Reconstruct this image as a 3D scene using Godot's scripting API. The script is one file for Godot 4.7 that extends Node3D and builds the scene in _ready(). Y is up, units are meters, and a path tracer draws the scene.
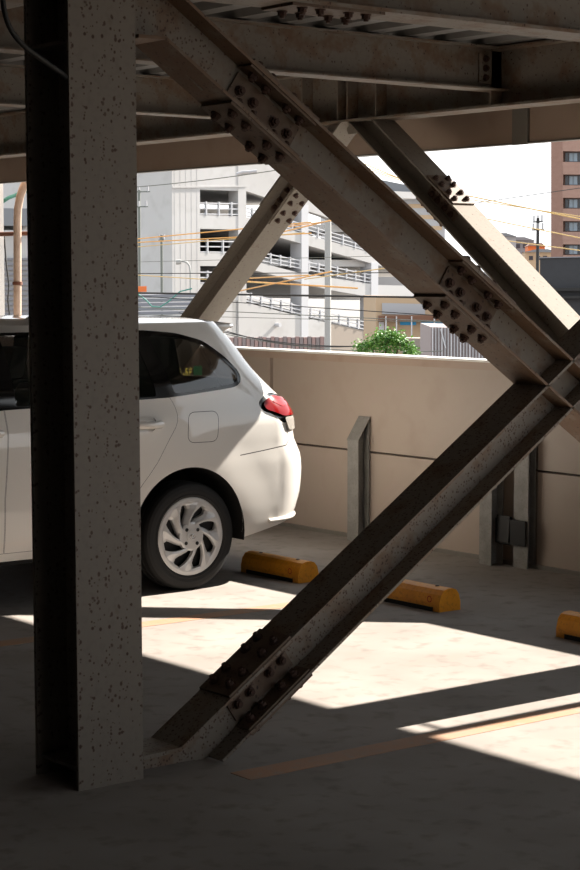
extends Node3D
# World axes: X = r (towards the parapet and the street), Y = height, Z = -t (t runs along the parapet, away from the camera).

const FPX := 1900.0
const EYE := 1.76
const VPL := Vector2(-1200.0, 274.5)

var pitch := 0.0
var L2 := Vector2.ZERO   # (right, forward) of the t axis
var R2 := Vector2.ZERO   # (right, forward) of the r axis
var rng := RandomNumberGenerator.new()
var names := {}
var M := {}

# ---------------------------------------------------------------- camera helpers
func W(r: float, h: float, t: float) -> Vector3:
	return Vector3(r, h, -t)

func ray(px: float, py: float) -> Vector3:   # world direction of a photograph pixel
	var d := Vector3((px - 290.0) / FPX, -(py - 435.0) / FPX, 1.0)
	var c := cos(pitch)
	var s := sin(pitch)
	var right := d.x
	var up := d.y * c - d.z * s
	var fwd := d.y * s + d.z * c
	return W(right * R2.x + fwd * R2.y, up, right * L2.x + fwd * L2.y)

func eye() -> Vector3:
	return Vector3(0, EYE, 0)

func at_depth(px: float, py: float, z: float) -> Vector3:
	return eye() + ray(px, py) * z

func at_r(px: float, py: float, r: float) -> Vector3:
	var d := ray(px, py)
	return eye() + d * (r / d.x)

func at_t(px: float, py: float, t: float) -> Vector3:
	var d := ray(px, py)
	return eye() + d * (t / -d.z)

# ---------------------------------------------------------------- scene helpers
func numbered(called: String) -> String:
	if not names.has(called):
		names[called] = 0
		return called
	names[called] += 1
	return "%s_%03d" % [called, names[called]]

func thing(called: String, label: String, category: String, at := Vector3.ZERO, group := "") -> Node3D:
	var o := Node3D.new()
	o.name = numbered(called)
	add_child(o)
	o.position = at
	o.set_meta("label", label)
	o.set_meta("category", category)
	if group:
		o.set_meta("group", group)
	return o

func part(parent: Node, called: String, mesh: Mesh, mat: Material, at := Vector3.ZERO) -> MeshInstance3D:
	var o := MeshInstance3D.new()
	o.mesh = mesh
	o.material_override = mat
	o.name = called
	parent.add_child(o, true)
	o.position = at
	o.cast_shadow = GeometryInstance3D.SHADOW_CASTING_SETTING_ON
	return o

func solo(called: String, label: String, category: String, mesh: Mesh, mat: Material, at := Vector3.ZERO, group := "") -> MeshInstance3D:
	var o := part(self, numbered(called), mesh, mat, at)
	o.set_meta("label", label)
	o.set_meta("category", category)
	if group:
		o.set_meta("group", group)
	return o

func setting(called: String, label: String, category: String) -> Node3D:
	var o := thing(called, label, category)
	o.set_meta("kind", "structure")
	return o

# ---------------------------------------------------------------- mesh helpers
func st_new() -> SurfaceTool:
	var st := SurfaceTool.new()
	st.begin(Mesh.PRIMITIVE_TRIANGLES)
	return st

func st_end(st: SurfaceTool) -> ArrayMesh:
	return st.commit()

func tri(st: SurfaceTool, a: Vector3, b: Vector3, c: Vector3, n: Vector3, ua: Vector2, ub: Vector2, uc: Vector2) -> void:
	if (b - a).cross(c - a).dot(n) > 0.0:   # Godot front faces run clockwise
		var q := b
		b = c
		c = q
		var uq := ub
		ub = uc
		uc = uq
	st.set_normal(n)
	st.set_uv(ua)
	st.add_vertex(a)
	st.set_normal(n)
	st.set_uv(ub)
	st.add_vertex(b)
	st.set_normal(n)
	st.set_uv(uc)
	st.add_vertex(c)

func quad(st: SurfaceTool, a: Vector3, b: Vector3, c: Vector3, d: Vector3, n: Vector3) -> void:
	var w := a.distance_to(b)
	var h := b.distance_to(c)
	var o := Vector2(a.x + a.z, a.y)
	tri(st, a, b, c, n, o, o + Vector2(w, 0), o + Vector2(w, h))
	tri(st, a, c, d, n, o, o + Vector2(w, h), o + Vector2(0, h))

# extrude a 2D outline: axis "t" takes (r, h) outlines, "r" takes (t, h), "h" takes (r, t); a and b bound the extrusion
func lift(axis: String, p: Vector2, k: float) -> Vector3:
	if axis == "t":
		return W(p.x, p.y, k)
	if axis == "r":
		return W(k, p.y, p.x)
	return W(p.x, k, p.y)

func prism(st: SurfaceTool, pts: PackedVector2Array, axis: String, a: float, b: float) -> void:
	var along := (lift(axis, Vector2.ZERO, 1.0) - lift(axis, Vector2.ZERO, 0.0))
	var idx := Geometry2D.triangulate_polygon(pts)
	for e in 2:
		var k: float = maxf(a, b) if e else minf(a, b)
		var n := along if e else -along
		for i in range(0, idx.size(), 3):
			tri(st, lift(axis, pts[idx[i]], k), lift(axis, pts[idx[i + 1]], k), lift(axis, pts[idx[i + 2]], k), n, pts[idx[i]], pts[idx[i + 1]], pts[idx[i + 2]])
	var turn := 1.0 if Geometry2D.is_polygon_clockwise(pts) else -1.0
	for i in pts.size():
		var p := pts[i]
		var q := pts[(i + 1) % pts.size()]
		var d := (q - p)
		var n2 := Vector2(-d.y, d.x).normalized() * turn
		var n := (lift(axis, n2, 0.0) - lift(axis, Vector2.ZERO, 0.0)).normalized()
		var w := d.length()
		var o := Vector2(p.x + p.y, minf(a, b))
		var A := lift(axis, p, a)
		var B := lift(axis, q, a)
		var C := lift(axis, q, b)
		var D := lift(axis, p, b)
		var t := absf(b - a)
		tri(st, A, B, C, n, o, o + Vector2(w, 0), o + Vector2(w, t))
		tri(st, A, C, D, n, o, o + Vector2(w, t), o + Vector2(0, t))

func prism_mesh(pts: PackedVector2Array, axis: String, a: float, b: float) -> ArrayMesh:
	var st := st_new()
	prism(st, pts, axis, a, b)
	return st_end(st)

func rect2(x0: float, y0: float, x1: float, y1: float) -> PackedVector2Array:
	return PackedVector2Array([Vector2(x0, y0), Vector2(x1, y0), Vector2(x1, y1), Vector2(x0, y1)])

# box in (r, h, t) with chamfered long edges when bevel > 0
func box(st: SurfaceTool, r0: float, r1: float, h0: float, h1: float, t0: float, t1: float) -> void:
	prism(st, rect2(r0, h0, r1, h1), "t", t0, t1)

func box_mesh(r0: float, r1: float, h0: float, h1: float, t0: float, t1: float) -> ArrayMesh:
	var st := st_new()
	box(st, r0, r1, h0, h1, t0, t1)
	return st_end(st)

func centred_box(sx: float, sy: float, sz: float) -> ArrayMesh:
	return box_mesh(-sx / 2, sx / 2, -sy / 2, sy / 2, -sz / 2, sz / 2)

# a strip along a line in 2D: from p to q, offset d0..d1 to the left of p->q
func bar2(p: Vector2, q: Vector2, d0: float, d1: float) -> PackedVector2Array:
	var n := (q - p).normalized()
	n = Vector2(-n.y, n.x)
	return PackedVector2Array([p + n * d0, q + n * d0, q + n * d1, p + n * d1])

func tube(st: SurfaceTool, pts: PackedVector3Array, rad: float, sides := 8, caps := true) -> void:
	var rings := []
	var ref := Vector3.UP
	for i in pts.size():
		var d := (pts[mini(i + 1, pts.size() - 1)] - pts[maxi(i - 1, 0)]).normalized()
		if absf(d.dot(ref)) > 0.95:
			ref = Vector3.RIGHT if absf(d.x) < 0.9 else Vector3.BACK
		var u := d.cross(ref).normalized()
		var v := u.cross(d).normalized()
		ref = v
		var ring := []
		for k in sides:
			var a := TAU * k / sides
			ring.append(u * cos(a) + v * sin(a))
		rings.append(ring)
	for i in pts.size() - 1:
		for k in sides:
			var k2 := (k + 1) % sides
			smooth_quad(st, pts[i] + rings[i][k] * rad, pts[i] + rings[i][k2] * rad, pts[i + 1] + rings[i + 1][k2] * rad, pts[i + 1] + rings[i + 1][k] * rad, rings[i][k], rings[i][k2], rings[i + 1][k2], rings[i + 1][k])
	if caps:
		for e in 2:
			var i: int = 0 if e == 0 else pts.size() - 1
			var n := (pts[0] - pts[1]).normalized() if e == 0 else (pts[-1] - pts[-2]).normalized()
			for k in range(1, sides - 1):
				tri(st, pts[i] + rings[i][0] * rad, pts[i] + rings[i][k] * rad, pts[i] + rings[i][k + 1] * rad, n, Vector2.ZERO, Vector2.ZERO, Vector2.ZERO)

func tube_mesh(pts: PackedVector3Array, rad: float, sides := 8) -> ArrayMesh:
	var st := st_new()
	tube(st, pts, rad, sides)
	return st_end(st)

func vtx(st: SurfaceTool, p: Vector3, n: Vector3, uv := Vector2.ZERO) -> void:
	st.set_normal(n)
	st.set_uv(uv)
	st.add_vertex(p)

func smooth_tri(st: SurfaceTool, a: Vector3, b: Vector3, c: Vector3, na: Vector3, nb: Vector3, nc: Vector3) -> void:
	var f := (b - a).cross(c - a)
	if f.length_squared() < 1e-16:
		return
	if f.dot(na + nb + nc) > 0.0:
		var q := b
		b = c
		c = q
		q = nb
		nb = nc
		nc = q
	vtx(st, a, na, Vector2(a.x, a.y))
	vtx(st, b, nb, Vector2(b.x, b.y))
	vtx(st, c, nc, Vector2(c.x, c.y))

func smooth_quad(st: SurfaceTool, a: Vector3, b: Vector3, c: Vector3, d: Vector3, na: Vector3, nb: Vector3, nc: Vector3, nd: Vector3) -> void:
	smooth_tri(st, a, b, c, na, nb, nc)
	smooth_tri(st, a, c, d, na, nc, nd)

# lathe round the local z axis: profile of (radius, z), normals from the profile
func lathe_z(st: SurfaceTool, prof: PackedVector2Array, seg := 48) -> void:
	for i in prof.size() - 1:
		var p := prof[i]
		var q := prof[i + 1]
		var d := (q - p).normalized()
		var n2 := Vector2(d.y, -d.x)
		for k in seg:
			var a := TAU * k / seg
			var b := TAU * (k + 1) / seg
			var ra := Vector3(cos(a), sin(a), 0)
			var rb := Vector3(cos(b), sin(b), 0)
			var z := Vector3(0, 0, 1)
			smooth_quad(st, ra * p.x + z * p.y, rb * p.x + z * p.y, rb * q.x + z * q.y, ra * q.x + z * q.y, ra * n2.x + z * n2.y, rb * n2.x + z * n2.y, rb * n2.x + z * n2.y, ra * n2.x + z * n2.y)

# hexagon bolt with washer and shank end; its head points along local +y
func bolt_mesh() -> ArrayMesh:
	var st := st_new()
	for lay in [[0.021, 0.0, 0.004, 10], [0.0165, 0.004, 0.018, 6], [0.010, 0.018, 0.026, 8]]:
		var n: int = lay[3]
		for k in n:
			var a := TAU * k / n
			var b := TAU * (k + 1) / n
			var pa: Vector3 = Vector3(cos(a), 0, sin(a)) * lay[0]
			var pb: Vector3 = Vector3(cos(b), 0, sin(b)) * lay[0]
			var lo := Vector3(0, lay[1], 0)
			var hi := Vector3(0, lay[2], 0)
			quad(st, pa + lo, pb + lo, pb + hi, pa + hi, (pa + pb).normalized())
			tri(st, pa + hi, pb + hi, hi, Vector3.UP, Vector2.ZERO, Vector2.ZERO, Vector2.ZERO)
	return st_end(st)

var bolt_shape: ArrayMesh

func bolt(parent: Node, at: Vector3, up: Vector3, spin := 0.0) -> void:
	var o := part(parent, "bolt", bolt_shape, M.bolt, at)
	var side := up.cross(Vector3(0.31, 0.2, 0.93)).normalized()
	o.basis = Basis(side, up, side.cross(up)).rotated(up, spin)

func interp(x: float, table: Array) -> float:
	if x <= table[0][0]:
		return table[0][1]
	for i in table.size() - 1:
		if x <= table[i + 1][0]:
			var k: float = (x - table[i][0]) / (table[i + 1][0] - table[i][0])
			return lerpf(table[i][1], table[i + 1][1], k)
	return table[-1][1]

# interp with rounded corners
func glide(x: float, table: Array, blur := 0.05) -> float:
	return (interp(x - blur, table) + 2.0 * interp(x - blur * 0.5, table) + 2.0 * interp(x, table) + 2.0 * interp(x + blur * 0.5, table) + interp(x + blur, table)) / 8.0

# ---------------------------------------------------------------- materials
func mat(c: Color, rough := 0.7, metal := 0.0) -> StandardMaterial3D:
	var m := StandardMaterial3D.new()
	m.albedo_color = c
	m.roughness = rough
	m.metallic = metal
	return m

func noise_of(sd: int, freq: float, kind := FastNoiseLite.TYPE_SIMPLEX_SMOOTH, oct := 4) -> FastNoiseLite:
	var n := FastNoiseLite.new()
	n.seed = sd
	n.frequency = freq
	n.noise_type = kind
	n.fractal_octaves = oct
	n.fractal_type = FastNoiseLite.FRACTAL_FBM
	return n

func dot_on(mask: PackedFloat32Array, size: int, x: float, y: float, rad: float, strength := 1.0, tall := 1.0) -> void:
	var ry := rad * tall
	for j in range(int(y - ry - 1), int(y + ry + 2)):
		for i in range(int(x - rad - 1), int(x + rad + 2)):
			var dx := (i - x) / rad
			var dy := (j - y) / ry
			var d := sqrt(dx * dx + dy * dy)
			var k := clampf((1.25 - d) * 2.2, 0.0, 1.0) * strength
			var at := posmod(j, size) * size + posmod(i, size)
			mask[at] = maxf(mask[at], k)

# grey steel paint with rust: pits in lines and scattered, blotches of brown stain
func steel(paint: Color, stain: Color, rust: Color, pits: int, pit_max: float, blotch: float, lines: bool, sd: int) -> StandardMaterial3D:
	var size := 512
	var mask := PackedFloat32Array()
	mask.resize(size * size)
	var g := RandomNumberGenerator.new()
	g.seed = sd
	for k in pits:
		var x := g.randf() * size
		var y := g.randf() * size
		var rad := g.randf_range(0.8, 1.6)
		if g.randf() < 0.35:
			rad = g.randf_range(1.6, pit_max)
		if lines and g.randf() < 0.85:
			var cols := [10.0, 16.0, 27.0, 38.0, 55.0, 58.0, 80.0, 84.0, 98.0, 112.0, 118.0, 122.0]
			x = cols[g.randi() % cols.size()] + 128.0 * (g.randi() % 4) + g.randf_range(-3.0, 3.0)
		dot_on(mask, size, x, y, rad, g.randf_range(0.6, 1.0), g.randf_range(0.8, 1.6))
	var big := noise_of(sd + 1, 0.008).get_seamless_image(size, size, false, false, 0.1, false)
	var fine := noise_of(sd + 2, 0.05).get_seamless_image(size, size, false, false, 0.1, false)
	var im := Image.create(size, size, false, Image.FORMAT_RGB8)
	for j in size:
		for i in size:
			var b := big.get_pixel(i, j).r
			var f := fine.get_pixel(i, j).r
			var s := clampf((b - (1.0 - blotch)) * 3.0 + (f - 0.5) * 0.9, 0.0, 1.0)
			var c := paint.lerp(stain, s * 0.85)
			c = c.lerp(paint * 0.86, clampf((f - 0.5) * 1.2, 0.0, 0.6))
			c = c.lerp(rust, mask[j * size + i])
			im.set_pixel(i, j, c)
	var m := mat(Color.WHITE, 0.62)
	m.albedo_texture = ImageTexture.create_from_image(im)
	return m

func patchy(a: Color, b: Color, c: Color, freq: float, sd: int, rough: float, metres: float, size := 512) -> StandardMaterial3D:
	var big := noise_of(sd, freq).get_seamless_image(size, size, false, false, 0.1, false)
	var fine := noise_of(sd + 5, freq * 6.0).get_seamless_image(size, size, false, false, 0.1, false)
	var im := Image.create(size, size, false, Image.FORMAT_RGB8)
	for j in size:
		for i in size:
			var k := clampf((big.get_pixel(i, j).r - 0.3) * 2.2, 0.0, 1.0)
			var f := fine.get_pixel(i, j).r
			im.set_pixel(i, j, a.lerp(b, k).lerp(c, clampf((f - 0.56) * 2.6, 0.0, 0.7)))
	var m := mat(Color.WHITE, rough)
	m.albedo_texture = ImageTexture.create_from_image(im)
	m.uv1_triplanar = true
	m.uv1_world_triplanar = true
	m.uv1_scale = Vector3.ONE / metres
	return m

func glass(c: Color, alpha: float, rough := 0.03) -> StandardMaterial3D:
	var m := mat(Color(c.r, c.g, c.b, alpha), rough)
	m.transparency = BaseMaterial3D.TRANSPARENCY_ALPHA
	m.metallic_specular = 0.6
	return m

func make_materials() -> void:
	# one grey steel paint throughout; the members differ only in how much rust has come through
	var paint := Color(0.49, 0.455, 0.415)
	var stain := Color(0.43, 0.32, 0.23)
	var rust := Color(0.25, 0.16, 0.11)
	M.column = steel(paint, stain, rust, 1300, 2.7, 0.25, true, 11)
	M.brace = steel(paint, stain, rust, 3200, 1.7, 0.50, false, 21)
	M.brace_rust = steel(paint, stain, rust, 900, 1.7, 0.85, false, 31)
	M.brace_smooth = steel(paint, stain, rust, 420, 1.7, 0.45, false, 25)
	M.beam = steel(paint, stain, rust, 500, 2.2, 0.55, false, 41)
	M.chevron = steel(paint, stain, rust, 260, 2.2, 0.30, false, 61)
	M.plate = steel(Color(0.40, 0.335, 0.275), Color(0.34, 0.245, 0.18), Color(0.18, 0.11, 0.08), 700, 2.4, 0.55, false, 71)
	M.bolt = patchy(Color(0.29, 0.19, 0.145), Color(0.22, 0.15, 0.12), Color(0.36, 0.23, 0.165), 0.06, 81, 0.8, 0.2, 128)
	M.deck = patchy(Color(0.48, 0.475, 0.465), Color(0.45, 0.445, 0.435), Color(0.41, 0.395, 0.375), 0.01, 91, 0.5, 2.0, 256)
	M.floor = patchy(Color(0.55, 0.522, 0.498), Color(0.605, 0.577, 0.552), Color(0.49, 0.463, 0.438), 0.005, 101, 0.92, 4.5, 1024)
	M.wall = patchy(Color(0.65, 0.59, 0.54), Color(0.665, 0.605, 0.555), Color(0.635, 0.57, 0.515), 0.006, 111, 0.45, 3.0, 256)
	M.chevron.roughness = 0.8
	M.chevron.metallic_specular = 0.4
	M.floor.metallic_specular = 0.25
	M.wall_rib = mat(Color(0.30, 0.25, 0.22), 0.7)
	M.cap = mat(Color(0.86, 0.85, 0.83), 0.45)
	M.fascia = patchy(Color(0.63, 0.55, 0.49), Color(0.66, 0.58, 0.52), Color(0.60, 0.51, 0.45), 0.006, 121, 0.4, 3.0, 256)
	M.flashing = mat(Color(0.47, 0.45, 0.42), 0.5)
	M.post = patchy(Color(0.55, 0.54, 0.52), Color(0.49, 0.48, 0.465), Color(0.44, 0.41, 0.38), 0.02, 131, 0.5, 0.6, 256)
	M.black = mat(Color(0.04, 0.04, 0.04), 0.6)
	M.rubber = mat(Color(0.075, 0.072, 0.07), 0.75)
	M.line = patchy(Color(0.65, 0.48, 0.36), Color(0.61, 0.49, 0.40), Color(0.565, 0.515, 0.47), 0.012, 141, 0.8, 1.2, 256)
	M.stop = patchy(Color(0.92, 0.62, 0.14), Color(0.87, 0.57, 0.12), Color(0.72, 0.46, 0.13), 0.012, 151, 0.5, 0.5, 256)
	M.stop_mark = mat(Color(0.75, 0.20, 0.10), 0.6)
	M.paint = mat(Color(0.885, 0.87, 0.845), 0.38)
	M.paint.clearcoat_enabled = true
	M.paint.clearcoat = 1.0
	M.paint.clearcoat_roughness = 0.03
	M.inner = mat(Color(0.035, 0.035, 0.037), 0.8)
	M.trim = mat(Color(0.035, 0.036, 0.04), 0.12)
	M.glass = glass(Color(0.06, 0.085, 0.075), 0.55)
	M.seat = mat(Color(0.20, 0.20, 0.19), 0.9)
	M.lens_red = mat(Color(0.47, 0.005, 0.015), 0.12)
	M.lens_red.metallic_specular = 0.35
	M.lens_glint = mat(Color(0.66, 0.13, 0.14), 0.08)  # paler red, the highlight on the tail lamp put into colour
	M.lens_silver = mat(Color(0.75, 0.73, 0.70), 0.2, 0.5)
	M.chrome = mat(Color(0.80, 0.80, 0.80), 0.18, 1.0)
	M.hubcap = mat(Color(0.80, 0.80, 0.80), 0.30, 0.25)
	M.hub_dark = mat(Color(0.06, 0.06, 0.06), 0.6)
	M.white = patchy(Color(0.685, 0.675, 0.665), Color(0.71, 0.705, 0.70), Color(0.65, 0.64, 0.63), 0.01, 161, 0.8, 20.0, 256)
	M.white_rail = mat(Color(0.72, 0.72, 0.73), 0.6)
	M.ground = patchy(Color(0.42, 0.41, 0.40), Color(0.47, 0.46, 0.45), Color(0.36, 0.35, 0.34), 0.01, 171, 0.9, 12.0, 256)
	M.brick = patchy(Color(0.54, 0.42, 0.37), Color(0.51, 0.39, 0.34), Color(0.59, 0.47, 0.42), 0.05, 181, 0.85, 8.0, 256)
	M.brick_light = patchy(Color(0.60, 0.48, 0.43), Color(0.57, 0.45, 0.40), Color(0.64, 0.53, 0.47), 0.05, 191, 0.85, 8.0, 256)
	M.pane = mat(Color(0.62, 0.70, 0.76), 0.1)
	M.dark_pane = mat(Color(0.20, 0.22, 0.25), 0.12)
	M.charcoal = patchy(Color(0.15, 0.155, 0.17), Color(0.17, 0.175, 0.19), Color(0.13, 0.13, 0.14), 0.02, 201, 0.7, 6.0, 256)
	M.wire = mat(Color(0.10, 0.10, 0.10), 0.6)
	M.wire_grey = mat(Color(0.38, 0.40, 0.38), 0.6)
	M.sleeve = mat(Color(0.78, 0.59, 0.31), 0.55)
	M.sleeve_pale = mat(Color(0.74, 0.63, 0.39), 0.55)
	M.teal = mat(Color(0.22, 0.47, 0.43), 0.55)
	M.pole = mat(Color(0.60, 0.60, 0.59), 0.8)
	M.leaf = mat(Color(0.22, 0.40, 0.14), 0.6)
	M.leaf.backlight_enabled = true
	M.leaf.backlight = Color(0.16, 0.26, 0.07)
	M.leaf2 = mat(Color(0.34, 0.50, 0.20), 0.6)
	M.leaf2.backlight_enabled = true
	M.leaf2.backlight = Color(0.2, 0.3, 0.08)
	M.stem = mat(Color(0.30, 0.24, 0.18), 0.9)
	M.pipe = patchy(Color(0.70, 0.61, 0.54), Color(0.66, 0.57, 0.50), Color(0.60, 0.50, 0.43), 0.02, 211, 0.6, 0.8, 128)
	M.rusty = mat(Color(0.36, 0.20, 0.12), 0.8)
	M.siding = mat(Color(0.62, 0.62, 0.63), 0.6)
	M.siding_dark = mat(Color(0.46, 0.46, 0.48), 0.6)
	M.roof_grey = mat(Color(0.45, 0.46, 0.475), 0.6)
	M.orange = mat(Color(0.80, 0.42, 0.20), 0.7)
	M.cream = mat(Color(0.68, 0.585, 0.475), 0.8)
	M.awning = mat(Color(0.42, 0.29, 0.22), 0.8)
	M.blue = mat(Color(0.16, 0.55, 0.75), 0.6)
	M.mauve = mat(Color(0.52, 0.475, 0.47), 0.7)
	M.pink_fence = mat(Color(0.60, 0.50, 0.48), 0.8)
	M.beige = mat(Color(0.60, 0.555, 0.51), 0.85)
	M.sticker = mat(Color(0.80, 0.74, 0.30), 0.6)
	M.sticker_green = mat(Color(0.10, 0.36, 0.20), 0.6)

func _ready() -> void:
	rng.seed = 4071
	pitch = atan(160.5 / FPX)
	# t axis from its vanishing point
	var c := cos(pitch)
	var s := sin(pitch)
	var dy := -(VPL.y - 435.0) / FPX
	L2 = Vector2((VPL.x - 290.0) / FPX, dy * s + c).normalized()
	R2 = Vector2(L2.y, -L2.x)
	# camera
	var cam := Camera3D.new()
	cam.name = "camera"
	add_child(cam)
	var fwd := ray(290, 435).normalized()
	cam.position = eye()
	cam.look_at_from_position(eye(), eye() + fwd, Vector3.UP)
	cam.fov = rad_to_deg(2.0 * atan(435.0 / FPX))
	cam.near = 0.1
	cam.far = 1500.0
	cam.current = true
	# sky
	var we := WorldEnvironment.new()
	we.name = "environment"
	var env := Environment.new()
	env.background_mode = Environment.BG_SKY
	var sky := Sky.new()
	var sm := ProceduralSkyMaterial.new()
	sm.sky_top_color = Color(0.90, 0.94, 0.98)
	sm.sky_horizon_color = Color(1.0, 1.0, 1.0)
	sm.sky_curve = 0.25
	sm.sky_energy_multiplier = 1.3
	sm.ground_bottom_color = Color(0.45, 0.44, 0.42)
	sm.ground_horizon_color = Color(0.75, 0.75, 0.75)
	sm.sun_angle_max = 1.0
	sky.sky_material = sm
	env.sky = sky
	env.ambient_light_source = Environment.AMBIENT_SOURCE_SKY
	env.tonemap_mode = Environment.TONE_MAPPER_LINEAR
	env.tonemap_exposure = 1.0
	env.sdfgi_enabled = true
	env.ssao_enabled = true
	env.ssil_enabled = true
	we.environment = env
	add_child(we)
	# sun: stands over the street beyond the parapet; shadows run 1.375 m inwards per metre of height
	var sun := DirectionalLight3D.new()
	sun.name = "sun"
	add_child(sun)
	sun.look_at_from_position(W(1.39, 1.0, -0.012), Vector3.ZERO, Vector3.UP)
	sun.light_energy = 6.3
	sun.light_color = Color(1.0, 0.965, 0.92)
	sun.light_angular_distance = 0.55
	sun.shadow_enabled = true
	sun.sky_mode = DirectionalLight3D.SKY_MODE_LIGHT_ONLY

	make_materials()
	bolt_shape = bolt_mesh()
	build_shell()
	build_steel()
	build_chevron()
	build_floor_things()
	build_car()
	build_background()

# ---------------------------------------------------------------- the parking deck: floor, ceiling, parapet, fascia
const DECK := 3.10
const T_END := -3.6      # open end of the deck behind the camera, on the side of the camera's right hand
const T_FAR := 29.0
const R_BACK := -15.0
const R_WALL := 8.13

func build_shell() -> void:
	var fl := setting("floor", "worn pale concrete parking deck floor with grey stains", "floor")
	part(fl, "slab", box_mesh(R_BACK, 8.40, -0.30, 0.0, T_END, T_FAR), M.floor)
	# corrugated metal deck overhead: ribs run along t
	var ce := setting("ceiling", "corrugated steel deck ceiling above the beams", "ceiling")
	part(ce, "slab", box_mesh(R_BACK, 8.26, DECK + 0.075, DECK + 0.30, T_END, T_FAR), M.floor)
	var st := st_new()
	var prof := PackedVector2Array()
	var x := R_BACK
	while x < 8.2:
		for p in [Vector2(0.0, 0.0), Vector2(0.11, 0.0), Vector2(0.15, 0.072), Vector2(0.26, 0.072)]:
			prof.append(Vector2(x + p.x, DECK + p.y))
		x += 0.30
	for i in prof.size() - 1:
		var d := prof[i + 1] - prof[i]
		var n := Vector3(d.y, -d.x, 0).normalized()
		quad(st, W(prof[i].x, prof[i].y, T_END), W(prof[i + 1].x, prof[i + 1].y, T_END), W(prof[i + 1].x, prof[i + 1].y, T_FAR), W(prof[i].x, prof[i].y, T_FAR), n)
	part(ce, "ribbed_deck", st_end(st), M.deck)
	# parapet of metal panels towards the street
	var pa := setting("wall_street", "beige metal panel parapet wall with a white cap along the street", "wall")
	var joint := 10.615
	var t0 := joint - 2.6 * 6
	while t0 < T_FAR:
		var a := maxf(t0 + 0.017, T_END)
		var b := minf(t0 + 2.583, T_FAR)
		if b > a:
			for lay in [[0.02, 0.582], [0.596, 1.205]]:
				var o := part(pa, "panel", box_mesh(R_WALL, R_WALL + 0.05, lay[0], lay[1], a, b), M.wall)
				o.name = o.name
		t0 += 2.6
	part(pa, "backing", box_mesh(R_WALL + 0.04, R_WALL + 0.09, 0.0, 1.20, T_END, T_FAR), M.wall_rib)
	part(pa, "outer_sheet", box_mesh(R_WALL + 0.09, R_WALL + 0.12, -0.3, 1.20, T_END, T_FAR), M.wall)
	part(pa, "cap", box_mesh(R_WALL - 0.014, R_WALL + 0.14, 1.222, 1.236, T_END, T_FAR), M.cap)
	part(pa, "drip_rail", box_mesh(R_WALL - 0.006, R_WALL + 0.01, 1.175, 1.222, T_END, T_FAR), M.fascia)
	part(pa, "base_angle", box_mesh(R_WALL - 0.02, R_WALL + 0.04, 0.0, 0.025, T_END, T_FAR), M.flashing)
	# cladding of the storey above hangs below its floor edge
	var fa := setting("trim_1", "beige cladding panels of the upper storey hanging above the parapet gap", "cladding")
	var fj := [T_END, -1.92, 0.66, 3.24, 5.82, 8.28, 10.86, 13.44, 16.02, 18.6, 21.2, 23.8, 26.4, T_FAR]
	for k in fj.size() - 1:
		part(fa, "panel", box_mesh(8.305, 8.345, 2.558, 4.25, fj[k] + 0.01, fj[k + 1] - 0.01), M.fascia)
		if k:
			part(fa, "joint_cover", box_mesh(8.29, 8.306, 2.548, 4.2, fj[k] + 0.0, fj[k] + 0.125), M.flashing)
			part(fa, "joint_gap", box_mesh(8.325, 8.355, 2.563, 4.2, fj[k] - 0.012, fj[k] + 0.012), M.black)
	part(fa, "bottom_edge", box_mesh(8.30, 8.35, 2.553, 2.561, T_END, T_FAR), M.flashing)
	part(fa, "outer_sheet", box_mesh(8.355, 8.39, 2.563, 4.25, T_END, T_FAR), M.fascia)
	# blind wall deep inside the building, and the low parapet of the open end
	var bw := setting("wall_inner", "plain grey concrete wall deep inside the parking deck", "wall")
	part(bw, "face", box_mesh(R_BACK - 0.25, R_BACK, -0.3, DECK + 0.3, T_END, T_FAR), M.floor)
	var ew := setting("wall_end", "plain grey concrete wall at the far end of the deck", "wall")
	part(ew, "face", box_mesh(R_BACK - 0.25, 8.28, -0.3, DECK + 0.3, T_FAR, T_FAR + 0.25), M.floor)
	var ep := setting("wall_open_end", "low beige parapet at the open end of the deck", "wall")
	part(ep, "panel", box_mesh(2.2, 8.13, 0.0, 1.2, T_END - 0.08, T_END), M.wall)
	part(ep, "light_block_wall", box_mesh(R_BACK - 0.25, 2.2, -0.3, DECK + 0.3, T_END - 0.2, T_END), M.floor)  # unseen solid stretch added to keep daylight off the inward steel faces
	var gr := setting("ground", "grey asphalt street below the parking deck", "street")
	part(gr, "asphalt", box_mesh(-260, 520, -4.4, -4.2, -260, 520), M.ground)

# ---------------------------------------------------------------- steel frame
# H column standing upright: flanges face along t
func column(label: String, r: float, t: float, h1: float, near_t: float, far_t: float) -> void:
	var o := thing("steel_column", label, "column", Vector3.ZERO, "steel columns of the deck")
	var hw := 0.132 if r < 5.0 else 0.114
	part(o, "flange", box_mesh(r - hw, r + hw, 0.0, h1, near_t, near_t + 0.015), M.column)
	part(o, "flange", box_mesh(r - hw, r + hw, 0.0, h1, far_t - 0.015, far_t), M.column)
	part(o, "web", box_mesh(r - 0.006, r + 0.006, 0.0, h1, near_t + 0.015, far_t - 0.015), M.column)
	for h in [0.075, 2.54]:
		for s in [-1.0, 1.0]:
			part(o, "stiffener", box_mesh(r + s * 0.007, r + s * 0.118, h - 0.012, h, near_t + 0.016, far_t - 0.016), M.column)

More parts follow.
